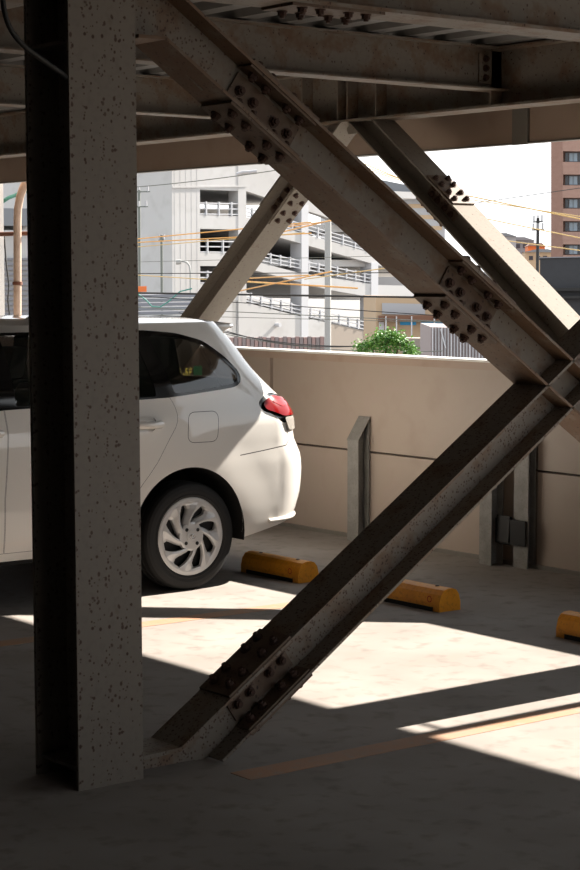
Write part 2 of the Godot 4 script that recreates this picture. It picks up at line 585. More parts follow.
# I beam along r or along t: c is its centre line, (a, b) its extent, (h0, h1) bottom and top
func ibeam(called: String, label: String, axis: String, c: float, a: float, b: float, h0: float, h1: float, wide: float, tf: float, group := "") -> Node3D:
	var o := thing(called, label, "beam", Vector3.ZERO, group)
	var st := st_new()
	for e in [[h0, h0 + tf, wide, "flange"], [h1 - tf, h1, wide, "flange"], [h0 + tf, h1 - tf, 0.01, "web"]]:
		var pm: ArrayMesh
		if axis == "r":
			pm = box_mesh(a, b, e[0], e[1], c - e[2] / 2, c + e[2] / 2)
		else:
			pm = box_mesh(c - e[2] / 2, c + e[2] / 2, e[0], e[1], a, b)
		part(o, e[3], pm, M.beam)
	return o

const XM := 0.67                 # slope of the braces
const XC := Vector2(5.756, 1.307)
const XN := 5.462                # near and far edge of the brace flanges
const XF := 5.655

func on_brace(up: float, r: float, off: float) -> Vector2:   # up = +1 for the brace rising with r; off = vertical offset from its centre line
	return Vector2(r, XC.y + up * XM * (r - XC.x) + off)

# one splice of a brace: plates over both flanges and the web, with their bolts
func splice(o: Node3D, up: float, r0: float, r1: float) -> void:
	var dirv := Vector2(1.0, up * XM).normalized()
	var nrm := Vector2(-dirv.y, dirv.x)
	var mid := (XN + XF) / 2
	var half := 0.0865
	var span := (r1 - r0) / dirv.x
	var p0 := on_brace(up, r0, 0.0)
	var q0 := p0 + dirv * span
	var steps := [0.14, 0.34, 0.66, 0.86]
	for side in [-1.0, 1.0]:
		var a: Vector2 = p0 + nrm * side * half
		var b: Vector2 = q0 + nrm * side * half
		var pl := part(o, "splice_plate", prism_mesh(bar2(a, b, 0.0, 0.011 * side), "t", XN + 0.003, XF - 0.003), M.plate)
		for ti in [XN + 0.045, XF - 0.045]:
			for k in steps:
				var c: Vector2 = a + dirv * span * k
				bolt(pl, W(c.x + nrm.x * side * 0.011, c.y + nrm.y * side * 0.011, ti), Vector3(nrm.x, nrm.y, 0) * side, rng.randf() * 3.0)
		# inner plates with nuts on the inside of the flange
		for tt in [[XN + 0.006, mid - 0.014], [mid + 0.014, XF - 0.006]]:
			var ai: Vector2 = p0 + nrm * side * (half - 0.011)
			var bi: Vector2 = q0 + nrm * side * (half - 0.011)
			var ip := part(o, "inner_plate", prism_mesh(bar2(ai, bi, 0.0, -0.009 * side), "t", tt[0], tt[1]), M.plate)
			for k in steps:
				var c: Vector2 = ai + dirv * span * k
				bolt(ip, W(c.x - nrm.x * side * 0.009, c.y - nrm.y * side * 0.009, (tt[0] + tt[1]) / 2), Vector3(nrm.x, nrm.y, 0) * -side, rng.randf() * 3.0)
	for face in [-1.0, 1.0]:
		var wt: float = mid + face * 0.005
		var wp := part(o, "splice_plate", prism_mesh(bar2(p0 + dirv * 0.01, q0 - dirv * 0.01, -0.055, 0.055), "t", wt, wt + face * 0.009), M.plate)
		for k in steps:
			for row in [0.0]:
				var c: Vector2 = p0 + dirv * span * k + nrm * row
				bolt(wp, W(c.x, c.y, wt + face * 0.009), W(0, 0, face), rng.randf() * 3.0)

func build_steel() -> void:
	column("rust-pitted grey steel column with the foot of the crossed braces bolted beside it", 3.485, 5.605, 3.06, 5.462, 5.75)
	get_node("steel_column").rotation.z = 0.0052   # slightly out of plumb, as in the photograph
	get_node("steel_column").position = Vector3(0.0, -0.0185, 0.0)
	column("grey steel column against the parapet where the crossed braces end", 8.013, 5.665, 3.06, 5.47, 5.86)
	column("grey steel column against the parapet beyond the white car", 8.0, 13.4, 3.06, 13.255, 13.545)
	# crossed braces in the plane of the column row
	var o := thing("cross_brace", "rusty grey steel cross brace with bolted splices between two columns", "brace")
	var mid := (XN + XF) / 2
	var va := 0.104   # vertical half depth at the flange's outer face
	var l := 3.618
	var rr := 2.0 * XC.x - l - 0.01
	for up in [1.0, -1.0]:
		for side in [-1.0, 1.0]:
			# outer lines of the flanges, cut where they meet column foot, floor or beam
			var off: float = va * side
			var ra := l + 0.16
			var rb := rr - 0.16
			if up > 0:
				ra = 3.965 if side < 0 else 3.775
				rb = 7.60 if side < 0 else 7.70
			else:
				ra = 3.725 if side < 0 else 3.80
				rb = 7.74 if side > 0 else 7.55
			var p := on_brace(up, ra, off)
			var q := on_brace(up, rb, off)
			var m: Material = M.brace_rust if up < 0 else M.brace
			part(o, "flange", prism_mesh(bar2(p, q, 0.0, -0.011 * side), "t", XN, XF), m)
		var wt := 0.004 if up > 0 else 0.0045
		var w1 := on_brace(up, 3.80, 0.0)
		var w2 := on_brace(up, 7.70, 0.0)
		part(o, "web", prism_mesh(PackedVector2Array([on_brace(up, 3.90, -0.093), on_brace(up, 7.62, -0.093), on_brace(up, 7.62, 0.093), on_brace(up, 3.90, 0.093)]), "t", mid - wt, mid + wt), M.brace if up > 0 else M.brace_smooth)
	# stubs that join the braces to the columns: web plate and a level flange
	for mirror in [false, true]:
		var fx := func(v: Vector2) -> Vector2: return Vector2(2.0 * XC.x - v.x, v.y) if mirror else v
		var low := PackedVector2Array([fx.call(Vector2(l, 0.004)), fx.call(Vector2(3.965, 0.004)), fx.call(Vector2(4.03, 0.045)), fx.call(Vector2(3.95, 0.17)), fx.call(Vector2(3.775, 0.07)), fx.call(Vector2(l, 0.066))])
		var high := PackedVector2Array([fx.call(Vector2(l, 2.562)), fx.call(Vector2(3.725, 2.57)), fx.call(Vector2(3.95, 2.41)), fx.call(Vector2(4.02, 2.56)), fx.call(Vector2(3.80, 2.735)), fx.call(Vector2(l, 2.735))])
		part(o, "gusset_plate", prism_mesh(low, "t", mid - 0.006, mid + 0.006), M.brace)
		part(o, "gusset_plate", prism_mesh(high, "t", mid - 0.006, mid + 0.006), M.brace)
		part(o, "stub_flange", prism_mesh(PackedVector2Array([fx.call(Vector2(l, 0.066)), fx.call(Vector2(3.78, 0.072)), fx.call(Vector2(3.78, 0.086)), fx.call(Vector2(l, 0.080))]), "t", XN, XF), M.brace)
		part(o, "stub_flange", prism_mesh(PackedVector2Array([fx.call(Vector2(l, 2.560)), fx.call(Vector2(3.735, 2.562)), fx.call(Vector2(3.735, 2.574)), fx.call(Vector2(l, 2.572))]), "t", XN, XF), M.brace_rust)
	splice(o, -1.0, 4.06, 4.355)
	splice(o, -1.0, 5.09, 5.37)
	splice(o, 1.0, 4.045, 4.325)
	splice(o, -1.0, 7.2, 7.5)
	splice(o, 1.0, 7.2, 7.5)
	# beams
	var rb := ibeam("ceiling_beam", "grey steel girder above the crossed braces, its bolted splice near the column", "r", 5.58, R_BACK + 0.1, 8.13, 2.742, 3.09, 0.20, 0.014)
	var pl := part(rb, "splice_plate", box_mesh(4.30, 4.74, 2.731, 2.742, 5.485, 5.675), M.plate)
	for tt in [5.52, 5.64]:
		for k in 4:
			bolt(pl, W(4.37 + k * 0.085 + (0.05 if k > 1 else 0.0), 2.731, tt), Vector3.DOWN, k * 0.7)
	ibeam("ceiling_beam", "grey steel girder running along the row of inner columns", "t", 3.485, T_END + 0.1, 5.44, 2.742, 3.09, 0.20, 0.014, "girders of the inner column row")
	ibeam("ceiling_beam", "grey steel girder running along the row of inner columns", "t", 3.485, 5.77, T_FAR, 2.742, 3.09, 0.20, 0.014, "girders of the inner column row")
	var wb := ibeam("edge_beam", "dark grey steel edge girder above the parapet carrying the inverted V brace", "t", 8.0, T_END + 0.1, T_FAR, 2.742, 3.09, 0.20, 0.014)
	for t in [8.2, 9.24, 9.52, 9.62, 9.99, 10.8, 13.3]:
		part(wb, "stiffener", box_mesh(7.905, 7.995, 2.757, 3.07, t - 0.005, t + 0.005), M.beam)
	part(wb, "gusset_plate", prism_mesh(PackedVector2Array([Vector2(9.50, 2.742), Vector2(9.64, 2.742), Vector2(9.61, 2.67), Vector2(9.53, 2.67)]), "r", 7.99, 8.01), M.chevron)
	for j in [[8.2], [10.8], [16.0]]:
		var lab: String = "grey steel floor joist above the white car under the ribbed deck" if j[0] < 12 else "grey steel floor joist beyond the outer column at the far bay"
		if j[0] == 8.2:
			lab = "grey steel floor joist ending at the edge girder with a bolted shear plate"
		var jo := ibeam("floor_joist", lab, "r", j[0], 3.60, 7.99, 2.838, 3.09, 0.15, 0.010, "floor joists under the deck")
		var sp := part(jo, "shear_plate", box_mesh(7.80, 7.90, 2.88, 3.05, j[0] - 0.016, j[0] - 0.006), M.beam)
		for k in 3:
			bolt(sp, W(7.85, 2.91 + k * 0.055, j[0] - 0.016), W(0, 0, -1), k)
		if j[0] < 12:
			ibeam("floor_joist", "grey steel floor joist inside the column row, " + ("above the front of the car" if j[0] > 9 else "nearer the rusty column"), "r", j[0], R_BACK + 0.1, 3.37, 2.838, 3.09, 0.15, 0.010, "floor joists under the deck")
	# black cable looping down beside the column
	var pts := PackedVector3Array()
	var cv := Curve3D.new()
	for q in [[2, -30, 5.3], [3, 2, 5.32], [9, 26, 5.35], [22, 44, 5.38], [40, 58, 5.42], [60, 72, 5.455], [66, 78, 5.458]]:
		cv.add_point(at_t(q[0], q[1], q[2]))
	for i in cv.point_count:
		var a := cv.get_point_position(maxi(i - 1, 0))
		var b := cv.get_point_position(mini(i + 1, cv.point_count - 1))
		cv.set_point_out(i, (b - a) / 6.0)
		cv.set_point_in(i, (a - b) / 6.0)
	for p in cv.tessellate(4, 4.0):
		pts.append(p)
	solo("cable", "thick black cable looping across the top of the rusty column", "cable", tube_mesh(pts, 0.009, 8), M.black)

# inverted V brace under the edge girder, in the plane of the outer columns
func build_chevron() -> void:
	for leg in [[Vector2(5.85, 0.072), Vector2(9.415, 2.742), Vector2(8.2, 1.845), 0.75, "grey steel brace leg sloping down towards the crossed braces, its upper face in the sun"], [Vector2(12.95, 0.105), Vector2(9.70, 2.742), Vector2(10.5, 2.095), -0.81, "grey steel brace leg sloping down behind the white car"]]:
		var m: float = leg[3]
		var c: Vector2 = leg[2]
		var dirv := Vector2(1.0, m).normalized()
		var nrm := Vector2(-dirv.y, dirv.x)
		var o := thing("diagonal_brace", leg[4], "brace")
		var lo := Vector2(c.x + ((0.15 if m > 0 else 0.02) - c.y) / m, 0.15 if m > 0 else 0.02)
		if m > 0:
			part(o, "foot_plate", prism_mesh(PackedVector2Array([Vector2(5.875, 0.0), Vector2(6.14, 0.0), Vector2(6.14, 0.238), Vector2(5.875, 0.238)]), "r", 7.98, 8.02), M.chevron)
		var hi := Vector2(c.x + (2.742 - c.y) / m, 2.742)
		var d := 0.076 if m > 0 else 0.078
		for side in [-1.0, 1.0]:
			# the outer lines end on level cuts at floor and beam
			var sh: float = d * side / dirv.x
			var foot := 0.24 if m > 0 else 0.01
			var p := Vector2(c.x + (foot - c.y - sh) / m, foot)
			var q := Vector2(c.x + (2.741 - c.y - sh) / m, 2.741)
			var p2 := Vector2(c.x + (foot - c.y - sh * 0.86) / m, foot)
			var q2 := Vector2(c.x + (2.741 - c.y - sh * 0.86) / m, 2.741)
			part(o, "flange", prism_mesh(PackedVector2Array([p, q, q2, p2]), "r", 7.905, 8.095), M.chevron)
		var wv := (d - 0.008) / dirv.x
		var f0 := 0.24 if m > 0 else 0.01
		part(o, "web", prism_mesh(PackedVector2Array([Vector2(c.x + (f0 - c.y - wv) / m, f0), Vector2(c.x + (2.741 - c.y - wv) / m, 2.741), Vector2(c.x + (2.741 - c.y + wv) / m, 2.741), Vector2(c.x + (f0 - c.y + wv) / m, f0)]), "r", 7.996, 8.004), M.chevron)
		# splice below the girder
		var r0 := 8.25 if m > 0 else 10.09
		var len := 0.27
		var s0: Vector2
		if m > 0:
			s0 = Vector2(8.57, c.y + m * (8.57 - c.x))
		else:
			s0 = Vector2(10.13, c.y + m * (10.13 - c.x))
			dirv = dirv
		var s1 := s0 + dirv * len * 1.1
		if m < 0:
			s1 = s0 + dirv * 0.36
		var steps := [0.14, 0.36, 0.64, 0.86]
		for side in [-1.0, 1.0]:
			var a: Vector2 = s0 + nrm * side * d
			var b: Vector2 = s1 + nrm * side * d
			var pl := part(o, "splice_plate", prism_mesh(bar2(a, b, 0.0, 0.011 * side), "r", 7.91, 8.09), M.chevron if m < 0 else M.plate)
			for ri in [7.95, 8.05]:
				for k in steps:
					var cc: Vector2 = a + (b - a) * k + nrm * side * 0.011
					bolt(pl, W(ri, cc.y, cc.x), (W(0, nrm.y, nrm.x) * side).normalized(), k * 5.0)
		var wp := part(o, "splice_plate", prism_mesh(bar2(s0, s1, -0.05, 0.05), "r", 7.986, 7.996), M.plate)
		for k in steps:
			for row in [-0.024, 0.024]:
				var cc: Vector2 = s0 + (s1 - s0) * k + nrm * row
				bolt(wp, W(7.986, cc.y, cc.x), W(-1, 0, 0), k * 3.0)

# ---------------------------------------------------------------- things on the deck floor
func hpost(label: String, ra: float, rb: float, ta: float, tb: float, hf: float, hb: float) -> void:
	var o := thing("guard_post", label, "post", Vector3.ZERO, "")
	part(o, "flange", box_mesh(ra, ra + 0.009, 0.0, hf, ta, tb), M.post)
	part(o, "flange", box_mesh(rb - 0.009, rb, 0.0, hb, ta, tb), M.post)
	var tm := (ta + tb) / 2
	part(o, "web", prism_mesh(PackedVector2Array([Vector2(ra + 0.008, 0.0), Vector2(rb - 0.008, 0.0), Vector2(rb - 0.008, hb), Vector2(ra + 0.008, hf)]), "t", tm - 0.004, tm + 0.004), M.post)
	part(o, "top_plate", prism_mesh(PackedVector2Array([Vector2(ra - 0.002, hf), Vector2(rb + 0.0, hb), Vector2(rb + 0.0, hb + 0.009), Vector2(ra - 0.002, hf + 0.009)]), "t", ta - 0.004, tb + 0.004), M.post)

func wheel_stop(label: String, t0: float, r0: float) -> void:
	var o := thing("wheel_stop", label, "wheel stop", W(r0, 0, t0))
	var len := 0.55
	var prof := PackedVector2Array([Vector2(0.0, 0.0), Vector2(0.15, 0.0), Vector2(0.15, 0.045), Vector2(0.138, 0.088), Vector2(0.118, 0.112), Vector2(0.092, 0.12), Vector2(0.058, 0.12), Vector2(0.032, 0.112), Vector2(0.012, 0.088), Vector2(0.0, 0.045)])
	# body; the shaded recess along its lower front edge is only a dark strip
	var st := st_new()
	prism(st, prof, "t", -0.0, -len)
	part(o, "body", st_end(st), M.stop)
	part(o, "recess_shade", box_mesh(-0.006, 0.02, 0.0, 0.022, -0.06, -len + 0.05), M.rubber)
	for e in [0.10, len - 0.10]:
		var im := part(o, "fixing_plug", bolt_shape, M.rubber, W(0.075, 0.118, -e))
		im.scale = Vector3(0.8, 0.2, 0.8)
	var mk := st_new()
	for k in 10:
		var a := TAU * k / 10.0
		var b := TAU * (k + 1) / 10.0
		var cc := W(-0.0025, 0.062, -len + 0.075)
		var pa := cc + Vector3(0, cos(a), sin(a)) * 0.018
		var pb := cc + Vector3(0, cos(b), sin(b)) * 0.018
		var qa := cc + Vector3(0, cos(a), sin(a)) * 0.013
		var qb := cc + Vector3(0, cos(b), sin(b)) * 0.013
		quad(mk, pa, pb, qb, qa, Vector3(-1, 0, 0))
	part(o, "maker_mark", st_end(mk), M.stop_mark)

func build_floor_things() -> void:
	hpost("grey steel H post with a sloping top bolted before the parapet", 8.02, 8.12, 9.535, 9.645, 0.665, 0.815)
	hpost("grey steel H post beside a second post with a black band", 7.99, 8.09, 8.245, 8.35, 0.665, 0.815)
	hpost("grey steel H post tight against the parapet, joined by a black band", 8.06, 8.125, 8.005, 8.125, 0.74, 0.82)
	var bd := thing("rubber_band", "black rubber band strapped between two parapet posts", "strap")
	part(bd, "strap", box_mesh(8.03, 8.046, 0.14, 0.29, 8.0, 8.25), M.black)
	part(bd, "fold", prism_mesh(PackedVector2Array([Vector2(8.02, 0.15), Vector2(8.05, 0.13), Vector2(8.055, 0.30), Vector2(8.03, 0.31)]), "t", 8.13, 8.24), M.black)
	wheel_stop("yellow wheel stop block behind the white car's rear wheel", 8.99, 6.655)
	wheel_stop("yellow wheel stop block partly behind the lower brace", 7.80, 6.655)
	wheel_stop("yellow wheel stop block standing alone near the edge of the sunlit floor", 6.41, 6.655)
	wheel_stop("yellow wheel stop block behind the car's far rear wheel", 10.25, 6.655)
	for q in [[5.215, 5.335, 3.9, 8.0, "faded orange parking line at the foot of the crossed braces"], [7.86, 7.98, 1.6, 6.9, "faded orange parking line beside the white car"], [10.48, 10.60, 1.6, 6.9, "faded orange parking line on the far side of the white car"]]:
		var pl := setting("parking_line", q[4], "floor marking")
		part(pl, "stripe", box_mesh(q[2], q[3], 0.0, 0.0015, q[0], q[1]), M.line)
	# rainwater pipe beside the outer column
	var dp := thing("drain_pipe", "beige rainwater pipe beside the outer steel column", "pipe")
	part(dp, "tube", tube_mesh(PackedVector3Array([W(8.03, 0.0, 5.30), W(8.03, 3.08, 5.30)]), 0.038, 12), M.pipe)
	part(dp, "bracket", box_mesh(8.02, 8.04, 2.22, 2.235, 5.30, 5.48), M.rusty)
	# bent pipe and rail seen past the column's left side
	var bp := thing("bent_pipe", "beige bent rainwater pipe beyond the parapet left of the column", "pipe")
	var path := PackedVector3Array()
	for q in [[17.5, 345], [17.5, 300], [17.5, 255], [17.5, 222], [18, 208], [20, 197], [23, 188], [27, 180], [32, 172]]:
		path.append(at_r(q[0], q[1], 8.6))
	part(bp, "tube", tube_mesh(path, 0.036, 14), M.pipe)
	var cl := at_r(17.5, 285, 8.6)
	part(bp, "clamp", tube_mesh(PackedVector3Array([cl, cl + Vector3(0, 0.03, 0)]), 0.045, 14), M.rusty)
	var rl := thing("rail", "rusty steel rail crossing behind the bent pipe", "rail")
	part(rl, "bar", tube_mesh(PackedVector3Array([at_r(-30, 235, 8.7), at_r(60, 232.5, 8.7)]), 0.02, 8), M.rusty)
	var up := thing("upright", "white steel upright left of the bent pipe", "post")
	var ua := at_r(0.5, 345, 8.75)
	part(up, "tube", box_mesh(ua.x - 0.03, ua.x + 0.03, ua.y - 0.5, 2.6, -ua.z - 0.035, -ua.z + 0.035), M.cap)

# ---------------------------------------------------------------- the car: local x = along r with the rear axle at 0 and the rear at +x, z = towards the near side
const CAR_W := [[0.18, 0.78], [0.30, 0.825], [0.42, 0.842], [0.52, 0.848], [0.70, 0.85], [0.85, 0.845], [0.95, 0.835], [1.06, 0.80], [1.16, 0.788], [1.24, 0.752], [1.35, 0.69], [1.45, 0.64], [1.49, 0.60]]
const CAR_R := [[0.18, 0.81], [0.28, 0.86], [0.37, 0.915], [0.50, 0.955], [0.62, 0.965], [0.72, 0.955], [0.80, 0.905], [0.95, 0.895], [1.04, 0.855], [1.08, 0.81], [1.17, 0.72], [1.26, 0.655], [1.36, 0.60], [1.46, 0.52], [1.52, 0.46]]
const CAR_F := [[0.18, -3.45], [0.30, -3.60], [0.50, -3.66], [0.68, -3.58], [0.80, -3.40], [0.90, -3.05], [0.97, -2.70], [1.03, -2.42], [1.10, -2.25], [1.25, -1.90], [1.40, -1.50], [1.49, -1.20]]
const AXLE := 0.304
const WHEELBASE := 2.70

func smooth01(a: float, b: float, x: float) -> float:
	var k := clampf((x - a) / (b - a), 0.0, 1.0)
	return k * k * (3.0 - 2.0 * k)

func car_half(x: float, h: float) -> float:
	var w := glide(h, CAR_W, 0.04)
	w -= 0.075 * pow(clampf((x + 0.12) / 0.97, 0.0, 1.0), 2.0) + 0.05 * pow(clampf((-2.4 - x) / 1.2, 0.0, 1.0), 2.0)
	for ax in [0.0, -WHEELBASE]:
		var d := Vector2(x - ax, h - AXLE).length()
		w += 0.010 * smooth01(0.62, 0.38, d)
	w -= 0.075 * smooth01(0.92, 1.25, h) * pow(clampf((x + 0.15) / 0.65, 0.0, 1.0), 2.0)
	# the bumper swells below its seam
	w += 0.006 * smooth01(0.30, 0.6, x) * smooth01(0.78, 0.66, h)
	return w

func car_point(u: float, h: float, inset: float) -> Vector3:
	var xr := glide(h, CAR_R, 0.03) - inset
	var xf := glide(h, CAR_F, 0.09) + inset
	var ar := 0.30
	var af := 0.50
	if u > xr - ar:
		var w := car_half(xr - ar * 0.5, h) - inset
		var w0 := car_half(xr - ar, h) - inset
		var s := u - (xr - ar)
		var th := s / ar
		if th < PI / 2:
			return Vector3(xr - ar + ar * sin(th), h, lerpf(w0, w, th / (PI / 2)) - ar + ar * cos(th))
		return Vector3(xr + 0.03 * smooth01(0.0, 0.5, s - ar * PI / 2), h, maxf(w - ar - (s - ar * PI / 2), 0.0))
	if u < xf + af:
		var w := car_half(xf + af, h) - inset
		var s := (xf + af) - u
		var th := s / af
		if th < PI / 2:
			return Vector3(xf + af - af * sin(th), h, w - af + af * cos(th))
		return Vector3(xf - 0.05 * smooth01(0.0, 0.4, s - af * PI / 2), h, maxf(w - af - (s - af * PI / 2), 0.0))
	return Vector3(u, h, car_half(u, h) - inset)

func car_normal(u: float, h: float, inset: float) -> Vector3:
	var e := 0.006
	var du := car_point(u + e, h, inset) - car_point(u - e, h, inset)
	var dh := car_point(u, h + e, inset) - car_point(u, h - e, inset)
	var n := du.cross(dh)
	if n.length_squared() < 1e-14:
		return Vector3(1, 0, 0) if u > 0 else Vector3(-1, 0, 0)
	n = n.normalized()
	return n

# skin over an outline in (u, h), with holes; built cell by cell so that it follows the curved body
func skin(outline: PackedVector2Array, holes: Array, inset: float, sides := [1.0, -1.0], cell := 0.06) -> ArrayMesh:
	var st := st_new()
	var lo := outline[0]
	var hi := outline[0]
	for p in outline:
		lo = lo.min(p)
		hi = hi.max(p)
	var hb := []
	for q in holes:
		var a: Vector2 = q[0]
		var b: Vector2 = q[0]
		for p in q:
			a = a.min(p)
			b = b.max(p)
		hb.append(Rect2(a, b - a).grow(0.001))
	var y := lo.y
	while y < hi.y - 1e-5:
		var y1 := minf(y + cell, hi.y)
		var x := lo.x
		while x < hi.x - 1e-5:
			var x1 := minf(x + cell, hi.x)
			var here: Array = Geometry2D.intersect_polygons(rect2(x, y, x1, y1), outline)
			var rc := Rect2(x, y, x1 - x, y1 - y)
			for k in holes.size():
				if here.is_empty():
					break
				if not rc.intersects(hb[k]):
					continue
				var next := []
				for q in here:
					for piece in Geometry2D.clip_polygons(q, holes[k]):
						if not Geometry2D.is_polygon_clockwise(piece) or true:
							next.append(piece)
				here = next
			for q in here:
				var idx := Geometry2D.triangulate_polygon(q)
				var P := []
				var N := []
				for p in q:
					P.append(car_point(p.x, p.y, inset))
					N.append(car_normal(p.x, p.y, inset))
				for sd in sides:
					var f := Vector3(1, 1, sd)
					for i in range(0, idx.size(), 3):
						smooth_tri(st, P[idx[i]] * f, P[idx[i + 1]] * f, P[idx[i + 2]] * f, N[idx[i]] * f, N[idx[i + 1]] * f, N[idx[i + 2]] * f)
			x = x1
		y = y1
	return st_end(st)

func poly(a: Array) -> PackedVector2Array:
	var p := PackedVector2Array()
	for q in a:
		p.append(Vector2(q[0], q[1]))
	return p

func rounded(a: Array, rad: float, steps := 5) -> PackedVector2Array:
	var src := poly(a)
	var out := PackedVector2Array()
	for i in src.size():
		var p := src[i]
		var a0 := src[(i - 1 + src.size()) % src.size()]
		var b0 := src[(i + 1) % src.size()]
		var pa := p + (a0 - p).limit_length(minf(rad, p.distance_to(a0) * 0.45))
		var pb := p + (b0 - p).limit_length(minf(rad, p.distance_to(b0) * 0.45))
		for k in steps + 1:
			var s := float(k) / steps
			out.append(pa.lerp(p, s).lerp(p.lerp(pb, s), s))
	return out

func grown(p: PackedVector2Array, d: float) -> PackedVector2Array:
	var g := Geometry2D.offset_polygon(p, d, Geometry2D.JOIN_ROUND)
	return g[0] if g.size() else p

func arch(ax: float, rad: float) -> PackedVector2Array:
	var p := PackedVector2Array()
	ax -= 0.022
	p.append(Vector2(ax + rad * 0.985, 0.0))
	for k in 41:
		var a := PI * k / 40.0
		p.append(Vector2(ax + rad * cos(a), AXLE + 0.008 + rad * sin(a)))
	p.append(Vector2(ax - rad * 0.985, 0.0))
	return p

func make_wheel(parent: Node, at: Vector3, flip: bool) -> void:
	var o := Node3D.new()
	o.name = "wheel"
	parent.add_child(o, true)
	o.position = at
	if flip:
		o.rotation.y = PI
	# tyre with rounded shoulders and a tread groove; z = 0 is its outer face
	var st := st_new()
	var R := AXLE
	lathe_z(st, PackedVector2Array([Vector2(0.205, -0.19), Vector2(0.25, -0.195), Vector2(0.288, -0.185), Vector2(R - 0.004, -0.165), Vector2(R, -0.145), Vector2(R, -0.125), Vector2(R - 0.007, -0.123), Vector2(R - 0.007, -0.113), Vector2(R, -0.111), Vector2(R, -0.075), Vector2(R - 0.007, -0.073), Vector2(R - 0.007, -0.063), Vector2(R, -0.061), Vector2(R, -0.042), Vector2(R - 0.003, -0.024), Vector2(0.291, -0.008), Vector2(0.275, 0.0), Vector2(0.255, 0.003), Vector2(0.238, 0.0), Vector2(0.234, 0.003), Vector2(0.222, -0.003), Vector2(0.212, -0.012), Vector2(0.206, -0.03)]), 72)
	part(o, "tyre", st_end(st), M.rubber)
	var rim := st_new()
	lathe_z(rim, PackedVector2Array([Vector2(0.206, -0.16), Vector2(0.206, -0.05), Vector2(0.0, -0.05)]), 48)
	part(o, "rim", st_end(rim), M.hub_dark)
	# hubcap: outer ring, centre dish and eight swirling blades
	var hc := st_new()
	lathe_z(hc, PackedVector2Array([Vector2(0.219, -0.014), Vector2(0.2205, -0.006), Vector2(0.214, -0.001), Vector2(0.198, 0.0), Vector2(0.184, -0.003), Vector2(0.180, -0.02)]), 64)
	lathe_z(hc, PackedVector2Array([Vector2(0.082, -0.02), Vector2(0.080, 0.002), Vector2(0.070, 0.007), Vector2(0.036, 0.008), Vector2(0.034, 0.012), Vector2(0.0, 0.013)]), 48)
	part(o, "hubcap", st_end(hc), M.hubcap)
	var n := 8
	for k in n:
		var b := st_new()
		var a0 := TAU * k / n + 0.2
		# leading edge raised, trailing edge low: each blade is a bent plate
		var rows := []
		for i in 7:
			var f := i / 6.0
			var rad := lerpf(0.070, 0.196, f)
			var sw := a0 - 0.80 * f + 0.12 * f * f
			var wide: float = [0.66, 0.46, 0.36, 0.34, 0.38, 0.52, 0.80][i]
			var z0 := lerpf(0.003, -0.003, f)
			var e := []
			for j in 4:
				var aa: float = sw + wide * [0.0, 0.30, 0.78, 1.0][j]
				var zz: float = z0 + [0.003, 0.006, -0.006, -0.016][j]
				e.append(Vector3(cos(aa) * rad, sin(aa) * rad, zz))
			rows.append(e)
		for i in 6:
			for j in 3:
				var pa: Vector3 = rows[i][j]
				var pb: Vector3 = rows[i][j + 1]
				var pc: Vector3 = rows[i + 1][j + 1]
				var pd: Vector3 = rows[i + 1][j]
				var nn := (pb - pa).cross(pd - pa).normalized()
				nn = nn if nn.z > 0 else -nn
				quad(b, pa, pb, pc, pd, nn)
			# edge walls
			for j in [0, 3]:
				var pa: Vector3 = rows[i][j]
				var pd: Vector3 = rows[i + 1][j]
				var dn := Vector3(0, 0, -0.022)
				var nn := (pd - pa).cross(dn).normalized()
				quad(b, pa, pd, pd + dn, pa + dn, nn)
		part(o, "blade", st_end(b), M.hubcap)
	# maker's emblem on the centre: three crossing ellipses
	var em := st_new()
	for q in [[0.020, 0.0135, 0.0], [0.0055, 0.0105, 0.0005], [0.0125, 0.0052, 0.004]]:
		var ring := PackedVector3Array()
		for k in 21:
			var ea := TAU * k / 20.0
			ring.append(Vector3(q[0] * cos(ea), q[2] + q[1] * sin(ea), 0.0135))
		tube(em, ring, 0.0014, 6, false)
	part(o, "emblem", st_end(em), M.chrome)
	for k in 4:
		var a := TAU * k / 4.0 + 0.72
		var q := st_new()
		tube(q, PackedVector3Array([Vector3(cos(a) * 0.053, sin(a) * 0.053, 0.002), Vector3(cos(a) * 0.053, sin(a) * 0.053, 0.0095)]), 0.0105, 12)
		part(o, "lug_hole", st_end(q), M.hub_dark)

